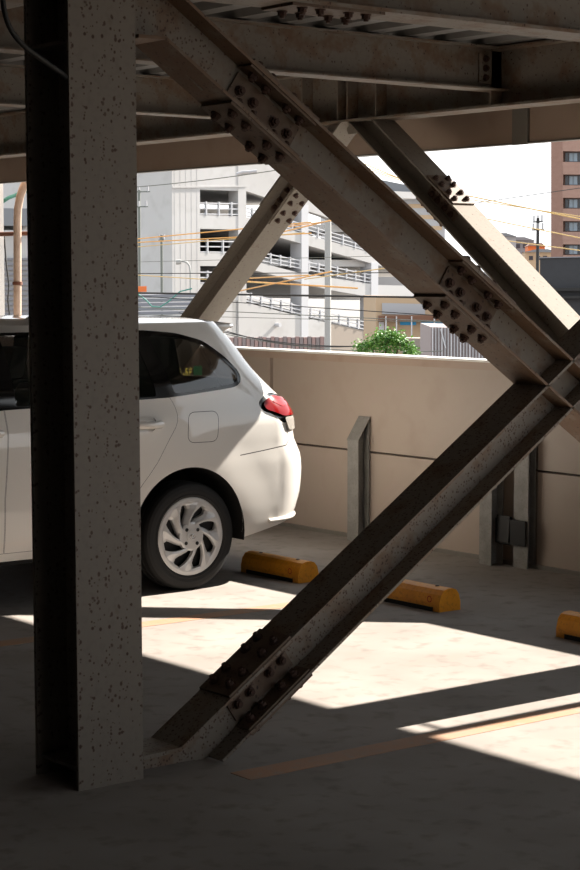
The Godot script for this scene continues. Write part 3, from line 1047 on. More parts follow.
func build_car() -> void:
	var o := thing("car", "white estate car parked with its tail to the parapet", "car", W(6.04, 0.0, 9.45))
	# outlines in (u, h)
	var rear_door := poly([[-0.122, 1.083], [-0.105, 1.055], [-0.093, 1.025], [-0.088, 0.99], [-0.093, 0.955], [-0.110, 0.92], [-0.136, 0.885], [-0.166, 0.845], [-0.200, 0.795], [-0.238, 0.74], [-0.285, 0.685], [-0.335, 0.63], [-0.39, 0.565], [-0.44, 0.505], [-0.49, 0.44], [-0.515, 0.39], [-0.528, 0.345], [-0.53, 0.315], [-1.185, 0.315], [-1.185, 0.60], [-1.155, 0.93], [-1.158, 1.058], [-0.7, 1.068], [-0.4, 1.077]])
	var front_door := poly([[-1.165, 1.057], [-1.162, 0.93], [-1.192, 0.60], [-1.192, 0.315], [-2.12, 0.315], [-2.20, 0.50], [-2.22, 0.75], [-2.16, 1.045], [-1.7, 1.05]])
	var dlo := rounded([[-0.117, 1.084], [-0.4, 1.078], [-1.16, 1.059], [-2.14, 1.047], [-2.05, 1.115], [-1.72, 1.29], [-1.42, 1.42], [-1.15, 1.452], [-0.6, 1.458], [-0.18, 1.452], [0.025, 1.434], [0.215, 1.387], [0.35, 1.297], [0.432, 1.205], [0.432, 1.15], [0.375, 1.122]], 0.04, 3)
	var fuel := rounded([[-0.012, 0.996], [0.196, 0.996], [0.172, 0.830], [-0.034, 0.832]], 0.045)
	var tail := rounded([[0.515, 1.025], [0.575, 1.062], [0.645, 1.08], [0.85, 1.05], [0.88, 0.95], [0.86, 0.90], [0.672, 0.905], [0.625, 0.95], [0.53, 0.982]], 0.035)
	var seam := poly([[0.335, 0.737], [0.50, 0.752], [0.70, 0.772], [0.735, 0.80], [0.715, 0.90], [0.710, 0.90], [0.730, 0.802], [0.699, 0.777], [0.50, 0.757], [0.335, 0.742]])
	var front_lamp := rounded([[-3.05, 0.80], [-3.75, 0.70], [-3.80, 0.60], [-3.35, 0.66], [-2.98, 0.77]], 0.05)
	var arches := [arch(0.0, 0.383), arch(-WHEELBASE, 0.383)]
	var screen := poly([[-2.06, 1.11], [-2.40, 1.08], [-3.4, 1.08], [-3.4, 1.44], [-1.9, 1.44], [-1.62, 1.42], [-1.55, 1.40]])
	var rear_glass := rounded([[0.95, 1.12], [1.75, 1.12], [1.75, 1.42], [0.82, 1.42]], 0.04)
	var whole := poly([[-4.6, 0.25], [-2.9, 0.22], [-2.35, 0.27], [-0.45, 0.27], [0.38, 0.265], [0.75, 0.335], [1.75, 0.335], [1.75, 1.49], [-4.6, 1.49]])
	var shell_holes := [grown(rear_door, 0.002), grown(front_door, 0.002), dlo, grown(fuel, 0.003), tail, seam, front_lamp, screen, rear_glass] + arches
	part(o, "body_shell", skin(whole, shell_holes, 0.0, [1.0, -1.0], 0.045), M.paint)
	var linings := [grown(dlo, -0.012), grown(screen, -0.01), grown(rear_glass, -0.01)] + [arch(0.0, 0.392), arch(-WHEELBASE, 0.392)]
	part(o, "inner_shell", skin(whole, linings, 0.014, [1.0, -1.0], 0.10), M.inner)
	var cups := []
	for cx in [-0.305, -1.30]:
		cups.append(rounded([[cx - 0.06, 0.985], [cx + 0.075, 0.982], [cx + 0.065, 0.908], [cx - 0.05, 0.900]], 0.04))
	for sd in [1.0, -1.0]:
		var rd := part(o, "rear_door", skin(rear_door, [arch(0.0, 0.386), cups[0]], 0.0, [sd]), M.paint)
		var fd := part(o, "front_door", skin(front_door, [arch(-WHEELBASE, 0.386), cups[1]], 0.0, [sd]), M.paint)
		part(o, "fuel_flap" if sd > 0 else "side_cover", skin(fuel, [], 0.0, [sd], 0.05), M.paint)
		for dd in [[rd, -0.305], [fd, -1.30]]:
			var hm := st_new()
			var hp := PackedVector3Array()
			for k in 9:
				var f := k / 8.0
				var ux: float = dd[1] - 0.10 + 0.20 * f
				var p := car_point(ux, 0.947 - 0.006 * f, -0.004 - 0.036 * sin(PI * clampf(f * 1.1, 0.0, 1.0)) ** 0.4)
				hp.append(p * Vector3(1, 1, sd))
			tube(hm, hp, 0.021, 10)
			part(dd[0], "handle", st_end(hm), M.paint)
			var cup: PackedVector2Array = cups[0] if dd[1] > -1.0 else cups[1]
			part(dd[0], "handle_cup", skin(grown(cup, 0.002), [], 0.011, [sd], 0.05), M.paint)
		# window surround in gloss black, with the panes set a little deeper
		var quarter := rounded([[-0.085, 1.100], [-0.165, 1.425], [0.035, 1.407], [0.205, 1.364], [0.33, 1.282], [0.408, 1.20], [0.408, 1.16], [0.355, 1.140]], 0.035)
		var rear_pane := rounded([[-0.205, 1.092], [-0.265, 1.432], [-1.09, 1.438], [-1.09, 1.075], [-0.6, 1.082]], 0.02)
		var front_pane := rounded([[-1.23, 1.073], [-1.23, 1.432], [-1.42, 1.405], [-1.72, 1.275], [-2.04, 1.102], [-2.06, 1.066]], 0.02)
		var tr := part(o, "window_trim", skin(dlo, [quarter, rear_pane, front_pane], 0.003, [sd]), M.trim)
		for q in [[quarter, "quarter_window"], [rear_pane, "door_window"], [front_pane, "door_window"]]:
			part(tr, q[1], skin(grown(q[0], 0.004), [], 0.008, [sd], 0.08), M.glass)
		# tail lamp
		var bz := part(o, "tail_lamp", skin(tail, [], 0.004, [sd], 0.04), M.trim)
		part(bz, "lens", skin(rounded([[0.545, 1.02], [0.59, 1.05], [0.65, 1.066], [0.83, 1.04], [0.86, 0.955], [0.845, 0.945], [0.69, 0.945], [0.645, 0.962], [0.555, 0.99]], 0.03), [], -0.012, [sd], 0.03), M.lens_red)
		part(bz, "lens_highlight", skin(rounded([[0.62, 1.032], [0.66, 1.045], [0.80, 1.025], [0.80, 1.006], [0.70, 1.0]], 0.02), [], -0.0145, [sd], 0.03), M.lens_glint)  # pale highlight on the red lens, painted as a lighter patch
		part(bz, "reverse_lens", skin(rounded([[0.695, 0.938], [0.85, 0.938], [0.85, 0.862], [0.73, 0.862]], 0.02), [], -0.010, [sd], 0.03), M.lens_silver)
		part(o, "head_lamp", skin(grown(front_lamp, -0.002), [], -0.003, [sd], 0.05), M.lens_silver)
		# mirror
		var mi := st_new()
		var mp := PackedVector3Array()
		for k in 7:
			mp.append(Vector3(-1.98, 1.09, sd * (0.80 + 0.16 * k / 6.0)))
		tube(mi, mp, 0.055, 12)
		part(o, "mirror", st_end(mi), M.paint)
	var rg := part(o, "rear_window", skin(grown(rear_glass, 0.003), [], 0.006, [1.0, -1.0], 0.08), M.glass)
	part(o, "windscreen", skin(grown(screen, 0.003), [], 0.004, [1.0, -1.0], 0.08), M.glass)
	# bumper lip below the rear, bright end
	for sd in [1.0, -1.0]:
		var lip := st_new()
		var lp := PackedVector3Array()
		for k in 12:
			lp.append(car_point(0.56 + 0.062 * k, 0.345 + 0.012 * smooth01(0.0, 8.0, k), -0.004) * Vector3(1, 1, sd))
		tube(lip, lp, 0.013, 8)
		part(o, "bumper_lip", st_end(lip), M.paint)
	# roof: rows from the rail to the centre line
	var rf := st_new()
	var un := 44
	var rows := []
	for i in un + 1:
		var u := lerpf(-2.2, 1.22, float(i) / un)
		var row := []
		for k in 11:
			var s := k / 10.0
			var e := car_point(u, 1.49, 0.0)
			var cx := clampf(e.x, -0.95, 0.20)
			var p := Vector3(lerpf(e.x, cx, s * s), 1.49 + lerpf(0.042, 0.020, smooth01(-0.6, 0.4, e.x)) * (1.0 - (1.0 - s) * (1.0 - s)), e.z * (1.0 - s))
			row.append(p)
		rows.append(row)
	for sd in [1.0, -1.0]:
		var f := Vector3(1, 1, sd)
		for i in un:
			for k in 10:
				var nn := []
				for q in [[i, k], [i, k + 1], [i + 1, k + 1], [i + 1, k]]:
					var a: Vector3 = rows[mini(q[0] + 1, un)][q[1]] - rows[maxi(q[0] - 1, 0)][q[1]]
					var b: Vector3 = rows[q[0]][mini(q[1] + 1, 10)] - rows[q[0]][maxi(q[1] - 1, 0)]
					var n := a.cross(b)
					n = Vector3.UP if n.length_squared() < 1e-14 else n.normalized()
					nn.append((n if n.y > 0 else -n) * f)
				smooth_quad(rf, rows[i][k] * f, rows[i][k + 1] * f, rows[i + 1][k + 1] * f, rows[i + 1][k] * f, nn[0], nn[1], nn[2], nn[3])
	part(o, "roof", st_end(rf), M.paint)
	# roof spoiler with rounded ends
	var sp := st_new()
	var prof := PackedVector2Array([Vector2(0.10, 1.515), Vector2(0.30, 1.517), Vector2(0.50, 1.505), Vector2(0.66, 1.488), Vector2(0.675, 1.474), Vector2(0.655, 1.460), Vector2(0.50, 1.40), Vector2(0.3, 1.40)])
	var zs := [-0.47, -0.46, -0.43, -0.34, -0.17, 0.0, 0.17, 0.34, 0.43, 0.46, 0.47]
	for i in zs.size() - 1:
		for k in prof.size():
			var k2 := (k + 1) % prof.size()
			var pts := []
			for q in [[zs[i], k], [zs[i + 1], k], [zs[i + 1], k2], [zs[i], k2]]:
				var e: float = absf(q[0]) / 0.47
				var sq := 1.0 - 0.45 * pow(e, 14.0)
				var p := prof[q[1]]
				pts.append(Vector3(0.30 + (p.x - 0.30) * sq - 0.09 * pow(e, 5.0), 1.477 + (p.y - 1.487) * sq - 0.012 * e * e, q[0]))
			var nn: Vector3 = (pts[1] - pts[0]).cross(pts[3] - pts[0]).normalized()
			var out: Vector3 = (pts[0] + pts[2]) / 2 - Vector3(0.35, 1.487, 0)
			out.z = 0
			quad(sp, pts[0], pts[1], pts[2], pts[3], nn if nn.dot(out) > 0 else -nn)
	part(o, "roof_spoiler", st_end(sp), M.paint)
	# wheel wells and floor pan
	for ax in [0.0, -WHEELBASE]:
		for sd in [1.0, -1.0]:
			var ww := st_new()
			for k in 24:
				var a := PI * k / 24.0 - 0.15 + 0.0125 * k
				var b := PI * (k + 1) / 24.0 - 0.15 + 0.0125 * (k + 1)
				var pa := Vector3(ax - 0.022 + cos(a) * 0.384, AXLE + 0.008 + sin(a) * 0.384, 0)
				var pb := Vector3(ax - 0.022 + cos(b) * 0.384, AXLE + 0.008 + sin(b) * 0.384, 0)
				var z0 := Vector3(0, 0, sd * 0.45)
				var z1 := Vector3(0, 0, sd * 0.838)
				quad(ww, pa + z0, pb + z0, pb + z1, pa + z1, Vector3(-cos(a), -sin(a), 0))
			part(o, "wheel_well", st_end(ww), M.inner)
	var pan := st_new()
	prism(pan, rect2(-3.3, 0.24, -WHEELBASE - 0.40, 0.30), "t", -0.70, 0.70)
	prism(pan, rect2(-WHEELBASE + 0.40, 0.24, -0.40, 0.30), "t", -0.76, 0.76)
	prism(pan, rect2(0.40, 0.30, 0.70, 0.36), "t", -0.66, 0.66)
	prism(pan, rect2(-3.3, 0.26, 0.70, 0.30), "t", -0.50, 0.50)
	prism(pan, rect2(-0.45, 0.70, 0.60, 0.72), "t", -0.74, 0.74)
	part(o, "floor_pan", st_end(pan), M.inner)
	for ax in [0.0, -WHEELBASE]:
		make_wheel(o, Vector3(ax, AXLE, 0.825), false)
		make_wheel(o, Vector3(ax, AXLE, -0.825), true)
	# yellow lettering and a green mark on the far rear window, too small to read
	var inside := func(px: float, py: float) -> Vector3: return at_t(px, py, 10.11) - o.position
	for k in 7:
		var lt := st_new()
		var x0 := 167.0 + k * 3.7
		for sgm in [[0.0, 0.0, 0.9, 8.0], [0.9, 0.0, 2.8, 1.6], [0.9, 3.2, 2.6, 4.8], [1.8, 4.8, 2.7, 8.0]]:
			if (k + int(sgm[1])) % 3 == 1:
				continue
			var p0: Vector3 = inside.call(x0 + sgm[0], 368.0 + sgm[1])
			var p1: Vector3 = inside.call(x0 + sgm[2], 368.0 + sgm[3])
			box(lt, minf(p0.x, p1.x), maxf(p0.x, p1.x), minf(p0.y, p1.y), maxf(p0.y, p1.y), -p0.z, -p0.z + 0.002)
		part(o, "window_lettering", st_end(lt), M.sticker)
	var g0: Vector3 = inside.call(193.5, 366.0)
	var g1: Vector3 = inside.call(202.0, 375.0)
	part(o, "window_mark", box_mesh(g0.x, g1.x, g1.y, g0.y, -g0.z, -g0.z + 0.002), M.sticker_green)
	# seats seen through the glass
	for s in [[-0.75, 0.36], [-0.75, -0.36], [-1.65, 0.36], [-1.65, -0.36]]:
		var seat := st_new()
		prism(seat, PackedVector2Array([Vector2(s[0], 0.45), Vector2(s[0] + 0.16, 0.45), Vector2(s[0] + 0.30, 1.12), Vector2(s[0] + 0.20, 1.14), Vector2(s[0] + 0.12, 1.0)]), "t", -s[1] - 0.25, -s[1] + 0.25)
		prism(seat, PackedVector2Array([Vector2(s[0] - 0.42, 0.30), Vector2(s[0] + 0.10, 0.30), Vector2(s[0] + 0.10, 0.50), Vector2(s[0] - 0.42, 0.54)]), "t", -s[1] - 0.25, -s[1] + 0.25)
		var sb := part(o, "seat", st_end(seat), M.seat)
		part(sb, "headrest", prism_mesh(rounded([[s[0] + 0.20, 1.16], [s[0] + 0.30, 1.16], [s[0] + 0.33, 1.34], [s[0] + 0.24, 1.34]], 0.03), "t", -s[1] - 0.13, -s[1] + 0.13), M.seat)

# ---------------------------------------------------------------- the street side: everything stands beyond the parapet
# local frame of a facade: x runs right along it, y up, z towards the camera
var fo := Vector3.ZERO
var fd := Vector3.ZERO
var fn := Vector3.ZERO

func face_frame(px: float, depth: float, turn_deg: float) -> Transform3D:   # a facade through that pixel column at that depth; turn from the r axis towards t
	var a := deg_to_rad(turn_deg)
	fd = W(cos(a), 0, sin(a)).normalized()
	fn = fd.cross(Vector3.UP).normalized()
	fo = at_depth(px, 274.5, depth)
	fo.y = 0.0
	if fn.dot(eye() - fo) < 0:
		fn = -fn
	return Transform3D(Basis(fd, Vector3.UP, fd.cross(Vector3.UP)), fo)

func fp(px: float, py: float, back := 0.0) -> Vector2:   # pixel to (x, y) on the facade, or on a plane that far behind it
	var o := fo - fn * back
	var d := ray(px, py)
	var k := (o - eye()).dot(fn) / d.dot(fn)
	var p := eye() + d * k
	return Vector2((p - fo).dot(fd), p.y)

# prism in the facade frame: outline in (x, y), z from z0 to z1 towards the camera
func fprism(st: SurfaceTool, pts: PackedVector2Array, z0: float, z1: float) -> void:
	prism(st, pts, "t", -z0, -z1)

func fbox(a: Vector2, b: Vector2, z0: float, z1: float) -> ArrayMesh:
	var st := st_new()
	fprism(st, rect2(minf(a.x, b.x), minf(a.y, b.y), maxf(a.x, b.x), maxf(a.y, b.y)), z0, z1)
	return st_end(st)

func fpoly(px: Array, z0: float, z1: float) -> ArrayMesh:
	var pts := PackedVector2Array()
	for q in px:
		pts.append(fp(q[0], q[1]))
	var st := st_new()
	fprism(st, pts, z0, z1)
	return st_end(st)

func facade(called: String, label: String, category: String, px: float, depth: float, turn_deg: float, group := "") -> Node3D:
	var tf := face_frame(px, depth, turn_deg)
	var o := thing(called, label, category, Vector3.ZERO, group)
	o.transform = tf
	return o

func sag_wire(called: String, label: String, a: Array, b: Array, rad: float, m: Material, group: String, sag := 0.0) -> void:
	# a and b are [px, py, depth]; the wire runs on past both ends
	var A := at_depth(a[0], a[1], a[2])
	var B := at_depth(b[0], b[1], b[2])
	var pts := PackedVector3Array()
	for k in 25:
		var s := lerpf(-0.6, 1.6, k / 24.0)
		pts.append(A.lerp(B, s) + Vector3(0, sag * 4.0 * s * (s - 1.0), 0))
	solo(called, label, "cable", tube_mesh(pts, rad, 6), m, Vector3.ZERO, group)

func rails(o: Node3D, a: Array, b: Array, count: int, gap: float, posts: int, m: Material) -> void:   # white railing whose lowest bar runs from pixel a to b
	var p := fp(a[0], a[1])
	var q := fp(b[0], b[1])
	for k in count:
		var up := Vector2(0, gap * k)
		var st := st_new()
		fprism(st, PackedVector2Array([p + up, q + up, q + up + Vector2(0, 0.065), p + up + Vector2(0, 0.065)]), -0.1, 0.0)
		part(o, "rail", st_end(st), m)
	for k in posts:
		var s := p.lerp(q, (k + 0.5) / posts)
		var st := st_new()
		fprism(st, rect2(s.x - 0.04, s.y - 0.05, s.x + 0.04, s.y + gap * (count - 1) + 0.12), -0.12, 0.02)
		part(o, "rail_post", st_end(st), m)

func build_background() -> void:
	# white multi-storey car park across the street: facade along r, turned a little to the sun
	var o := facade("car_park_building", "white multi-storey car park with sloping ramps and railings across the street", "building", 172, 104.0, 5.5)
	var bottom := -4.2
	var top := fp(172, 160).y
	var left := fp(172, 200).x
	# left block: full-height wall, spandrels between openings
	var x1 := fp(200, 200).x
	var x2 := fp(238, 200).x
	var x3 := fp(246, 200).x
	part(o, "wall", fbox(Vector2(left, bottom), Vector2(x1, top), -18.0, 0.0), M.white)
	for q in [[160, 190], [215.5, 229], [253, 266], [284, 360]]:
		var a := Vector2(x1, fp(215, q[0]).y)
		var b := Vector2(x3, maxf(fp(215, q[1]).y, bottom))
		part(o, "spandrel", fbox(a, b, -0.5, 0.0), M.white)
		part(o, "floor_slab", fbox(Vector2(x1, b.y), Vector2(fp(425, 300).x, b.y + 0.4), -17.0, -0.5), M.white)
	part(o, "pillar", fbox(Vector2(x2, bottom), Vector2(x3, top), -0.8, 0.02), M.white)
	part(o, "back_wall", fbox(Vector2(x1, bottom), Vector2(fp(425, 300).x, fp(215, 195).y), -17.5, -17.0), M.white)
	part(o, "cornice", fpoly([[172, 188], [246, 187], [246, 185.5], [172, 186.5]], -0.05, 0.04), M.white)
	for k in 5:
		part(o, "wall_joint", fbox(Vector2(left + (k + 0.5) * (x1 - left) / 5.0 - 0.02, bottom), Vector2(left + (k + 0.5) * (x1 - left) / 5.0 + 0.02, top), -0.02, 0.006), M.white)
	rails(o, [200, 214.5], [238, 215], 3, 0.30, 3, M.white_rail)
	rails(o, [200, 252.5], [246, 253], 3, 0.30, 3, M.white_rail)
	rails(o, [200, 283.5], [246, 284], 3, 0.30, 3, M.white_rail)
	# ramp section: sloping parapet bands, one under the other
	for q in [
		[[[246, 160], [323, 160], [420, 245], [420, 256], [323, 216], [246, 191]], "roof band"],
		[[[246, 217], [420, 267], [420, 277], [246, 228]], "band"],
		[[[246, 259], [300, 273], [345, 280], [378, 285], [420, 286], [420, 297], [370, 297], [330, 290], [246, 268]], "band"]]:
		part(o, "ramp_parapet", fpoly(q[0], -0.5, 0.0), M.white)
	part(o, "ramp_wall", fpoly([[232, 299], [305, 317.5], [331, 323.5], [331, 380], [232, 380]], -0.5, 0.0), M.white)
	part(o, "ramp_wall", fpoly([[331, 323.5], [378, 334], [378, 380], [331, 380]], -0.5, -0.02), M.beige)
	for q in [[[246, 216], [420, 266]], [[246, 258], [378, 284]], [[236, 299], [372, 331.5]]]:
		rails(o, q[0], q[1], 3, 0.22, 14, M.white_rail)
	for q in [[246, 228, 420, 277], [246, 268, 420, 300], [246, 300, 420, 345]]:
		part(o, "ramp_slab", fpoly([[q[0], q[1] - 3], [q[2], q[3] - 3], [q[2], q[3]], [q[0], q[1]]], -14.0, -0.5), M.white)
	for q in [[301, 308], [371, 378]]:
		var a := fp(q[0], 205)
		var b := fp(q[1], 205)
		part(o, "column", fbox(Vector2(a.x, bottom), Vector2(b.x, fp(304, 205 if q[0] < 350 else 262).y), -0.9, 0.05), M.white_rail)
	var lamp := fp(276, 325)
	var lt := part(o, "wall_fitting", tube_mesh(PackedVector3Array([Vector3(lamp.x, lamp.y, 0.0), Vector3(lamp.x, lamp.y, 0.35)]), 0.12, 10), M.white_rail)
	# upper storeys of the car park at the right, behind the braces
	var g := facade("grey_roof_building", "pale grey building with a flat dark-edged roof behind the braces", "building", 400, 125.0, -36.0)
	part(g, "wall", fpoly([[330, 199], [445, 199], [445, 300], [330, 300]], -12.0, 0.0), M.siding)
	part(g, "roof_edge", fpoly([[330, 196.5], [446, 196.5], [446, 198.5], [330, 198.5]], -12.0, 0.6), M.charcoal)
	part(g, "roof_slope", fpoly([[345, 196], [445, 196], [432, 188], [372, 176], [352, 184]], -12.0, -2.0), M.roof_grey)
	for k in 4:
		part(g, "window_band", fpoly([[398, 204 + k * 11], [442, 204 + k * 11], [442, 208 + k * 11], [398, 208 + k * 11]], -0.2, 0.04), M.cream)
	# brown apartment tower
	var tw := facade("apartment_tower", "tall brown brick apartment tower with rows of balcony windows", "building", 551, 210.0, -50.0)
	part(tw, "wall", fpoly([[551, 60], [563, 60], [563, 300], [551, 300]], -20.0, 0.0), M.brick)
	part(tw, "wall", fpoly([[563, 60], [680, 60], [680, 300], [563, 300]], -20.0, -1.6), M.brick)
	for k in 9:
		var y := 92.0 + k * 23.3
		part(tw, "balcony", fpoly([[562.5, y], [680, y + 1], [680, y + 13.5], [562.5, y + 12.5]], -1.6, 0.0), M.brick_light)
		var wy := y + 13.0
		for wx in [[564.5, 567.5], [568.5, 572.0], [572.6, 576.5], [577.5, 582.0], [588, 596]]:
			var f := part(tw, "window_frame", fpoly([[wx[0] - 0.4, wy], [wx[1] + 0.4, wy], [wx[1] + 0.4, wy + 9.5], [wx[0] - 0.4, wy + 9.5]], -1.6, -1.5), M.siding_dark)
			part(f, "pane", fpoly([[wx[0], wy + 0.8], [wx[1], wy + 0.8], [wx[1], wy + 9], [wx[0], wy + 9]], -1.5, -1.46), M.dark_pane if wx[0] < 566 or wx[0] > 577 else M.pane)
	# charcoal building at the right edge
	var ch := facade("charcoal_building", "low charcoal-clad building in front of the brown tower", "building", 540, 62.0, -50.0)
	part(ch, "wall", fpoly([[540, 258], [700, 255], [700, 420], [540, 420]], -12.0, 0.0), M.charcoal)
	part(ch, "coping", fpoly([[539.5, 257.2], [700, 254.2], [700, 255.2], [539.5, 258.2]], -12.0, 0.05), M.siding_dark)
	part(ch, "ledge", fpoly([[536, 288], [700, 287], [700, 290], [536, 291]], -0.1, 0.25), M.black)
	part(ch, "ledge", fpoly([[536, 296], [700, 295], [700, 297.5], [536, 298.5]], -0.1, 0.25), M.black)
	# far roofs beyond the braces
	for q in [[486, 236, 516, 300, M.siding, "grey far block"], [505, 240, 534, 300, M.roof_grey, "grey far roofs"], [528, 246, 545, 300, M.orange, "orange"], [525, 252, 560, 300, M.cream, "cream"]]:
		var hz := facade("far_house", {"grey far block": "pale far house block beyond the sunlit brace", "grey far roofs": "grey far house with a flat roof between brace and tower", "orange": "orange far house at the foot of the brown tower", "cream": "cream far house below the orange house"}[q[5]], "house", q[0], 250.0 + 14.0 * ["grey far block", "cream", "orange", "grey far roofs"].find(q[5]), -42.0)
		part(hz, "wall", fpoly([[q[0], q[1]], [q[2], q[1] + 0.5], [q[2], q[3]], [q[0], q[3]]], -8.0, 0.0), q[4])
		part(hz, "roof", fpoly([[q[0] - 1, q[1]], [q[2] + 1, q[1] + 0.5], [(q[0] + q[2]) / 2.0 + 5, q[1] - 3], [(q[0] + q[2]) / 2.0 - 5, q[1] - 3]], -8.0, 0.4), M.roof_grey if q[4] != M.orange else M.brick)
		for k in 3:
			part(hz, "window", fpoly([[q[0] + 4 + k * 7, q[1] + 4], [q[0] + 8 + k * 7, q[1] + 4], [q[0] + 8 + k * 7, q[1] + 8], [q[0] + 4 + k * 7, q[1] + 8]], -0.1, 0.1), M.dark_pane)
	utility_pole("utility_pole", "dark far utility pole with cross arms beside the brown tower", 538, 218, 270, 150.0, 0.13, [[222, 5], [230, 6]], M.wire)
	utility_pole("utility_pole", "grey concrete utility pole before the ramps of the white car park", 328, 221, 400, 58.0, 0.10, [], M.pole)
	utility_pole("utility_pole", "thin utility pole with cross arms before the white car park wall", 139, 190, 320, 66.0, 0.05, [[192, 11], [207, 9]], M.wire_grey)
	utility_pole("utility_pole", "short dark pole with a box before the white car park wall", 161.5, 235, 300, 66.0, 0.045, [[240, 3]], M.wire_grey)
	# street lamp with a curved arm
	var lp := thing("street_lamp", "slim grey street lamp with a curved arm before the white wall", "lamp")
	var c := PackedVector3Array()
	for q in [[190.5, 274.5 + (4.2 + EYE) / 64.0 * FPX], [190.5, 290], [190.3, 272], [189.5, 266], [187, 262.5], [183, 261.2], [177, 261.5]]:
		c.append(at_depth(q[0], q[1], 64.0))
	part(lp, "pole", tube_mesh(c, 0.035, 8), M.pole)
	part(lp, "head", tube_mesh(PackedVector3Array([at_depth(181, 261.6, 64.0), at_depth(179, 262, 64.0), at_depth(176, 262.2, 64.0)]), 0.085, 8), M.pole)
	# low shops and fence seen just over the parapet
	var sh := facade("shop", "low cream shop with a brown awning and a blue band", "shop", 378, 90.0, -36.0)
	part(sh, "wall", fpoly([[376, 297], [470, 299], [470, 400], [376, 400]], -8.0, 0.0), M.cream)
	part(sh, "wall_panel", fpoly([[382, 303], [425, 304], [425, 315], [382, 314]], -0.1, 0.06), M.siding)
	part(sh, "awning", fpoly([[378, 315.5], [470, 314], [470, 319.5], [378, 321]], -0.1, 0.7), M.awning)
	part(sh, "blue_band", fpoly([[400, 322], [416, 322], [416, 325], [400, 325]], -0.1, 0.12), M.blue)
	part(sh, "blue_band", fpoly([[421, 321.5], [470, 321], [470, 325], [421, 325]], -0.1, 0.12), M.blue)
	for x in [384.0, 394.5, 409.5, 432.0]:
		part(sh, "post", fpoly([[x, 316], [x + 1.1, 316], [x + 1.1, 400], [x, 400]], 0.7, 0.8), M.white_rail)
	part(sh, "shutter", fpoly([[379, 322], [384, 322], [384, 338], [379, 338]], -0.1, 0.1), M.white_rail)
	var sd := facade("corrugated_shed", "mauve corrugated metal shed with white battens behind the parapet", "shed", 432, 60.0, -38.0)
	part(sd, "wall", fpoly([[431, 327], [500, 329], [500, 400], [431, 400]], -5.0, 0.0), M.mauve)
	for k in 22:
		var x := 432.0 + k * 3.1
		part(sd, "batten", fpoly([[x, 327.5], [x + 1.1, 327.5], [x + 1.1, 400], [x, 400]], -0.02, 0.06), M.siding if k % 3 else M.white_rail)
	part(sd, "brace_bar", fpoly([[440, 329], [441.2, 329], [446, 348], [444.8, 348]], 0.06, 0.09), M.white_rail)
	var wl := facade("garden_wall", "pale block wall with dark openings below the shop", "wall", 400, 70.0, -38.0)
	part(wl, "wall", fpoly([[404, 338], [431, 338.5], [431, 400], [404, 400]], -1.0, 0.0), M.beige)
	for k in 4:
		part(wl, "opening", fpoly([[408 + k * 6, 346], [411 + k * 6, 346], [411 + k * 6, 349.5], [408 + k * 6, 349.5]], -0.3, 0.02), M.dark_pane)
	var fe := facade("metal_fence", "rusty pink corrugated fence below the white ramp wall", "fence", 240, 72.0, -25.0)
	part(fe, "backing", fpoly([[225, 338], [325, 337], [325, 400], [225, 400]], -0.3, -0.08), M.mauve)
	for k in 24:
		var x := 226.0 + k * 4.1
		part(fe, "sheet", fpoly([[x, 337 + 0.6 * sin(k * 2.1)], [x + 3.3, 337 + 0.6 * sin(k * 2.1)], [x + 3.3, 400], [x, 400]], -0.08, 0.0), M.pink_fence if k % 2 else M.mauve)
	# roofs low at the left
	var rf := facade("corrugated_roof", "grey corrugated metal roof with an orange sign left of the brace", "roof", 136, 50.0, -30.0)
	for k in 6:
		part(rf, "sheet", fpoly([[60, 297 + k * 4.0], [215, 295 + k * 4.0], [215, 298.3 + k * 4.0], [60, 300.3 + k * 4.0]], -4.0 + k * 0.6, -3.0 + k * 0.6), M.roof_grey if k % 2 else M.siding_dark)
	part(rf, "wall", fpoly([[60, 321], [215, 319], [215, 420], [60, 420]], -4.0, 0.2), M.awning)
	part(rf, "sign", fpoly([[110, 287.5], [155, 287], [155, 293], [110, 293.5]], -3.6, -3.4), M.orange)
	var lv := facade("louvred_building", "pale building with horizontal louvres left of the column", "building", 0, 60.0, -28.0)
	part(lv, "wall", fpoly([[-80, 232], [34, 232], [34, 400], [-80, 400]], -6.0, 0.0), M.white)
	part(lv, "roof", fpoly([[-80, 208], [30, 209], [36, 226], [-80, 226]], -6.0, 0.5), M.roof_grey)
	for k in 17:
		part(lv, "louvre", fpoly([[-80, 258 + k * 5.0], [33, 258 + k * 5.0], [33, 260.2 + k * 5.0], [-80, 260.2 + k * 5.0]], -0.05, 0.12), M.siding_dark)
	shrub()
	wires()

func utility_pole(called: String, label: String, px: float, py0: float, py1: float, depth: float, rad: float, arms: Array, m: Material) -> void:
	var o := thing(called, label, "pole")
	var a := at_depth(px, py0, depth)
	var b := at_depth(px, py1, depth)
	b = Vector3(a.x, b.y, a.z)
	part(o, "shaft", tube_mesh(PackedVector3Array([Vector3(a.x, -4.2, a.z), a.lerp(b, 0.5), a]), rad, 12), m)
	for q in arms:
		var c := at_depth(px - q[1], q[0], depth)
		var d := at_depth(px + q[1], q[0] - 0.5, depth)
		part(o, "cross_arm", tube_mesh(PackedVector3Array([c, d]), rad * 0.5, 6), m)
		for k in 3:
			var e := c.lerp(d, 0.1 + 0.4 * k)
			part(o, "insulator", tube_mesh(PackedVector3Array([e, e + Vector3(0, rad * 4.0, 0)]), rad * 0.6, 6), M.siding)

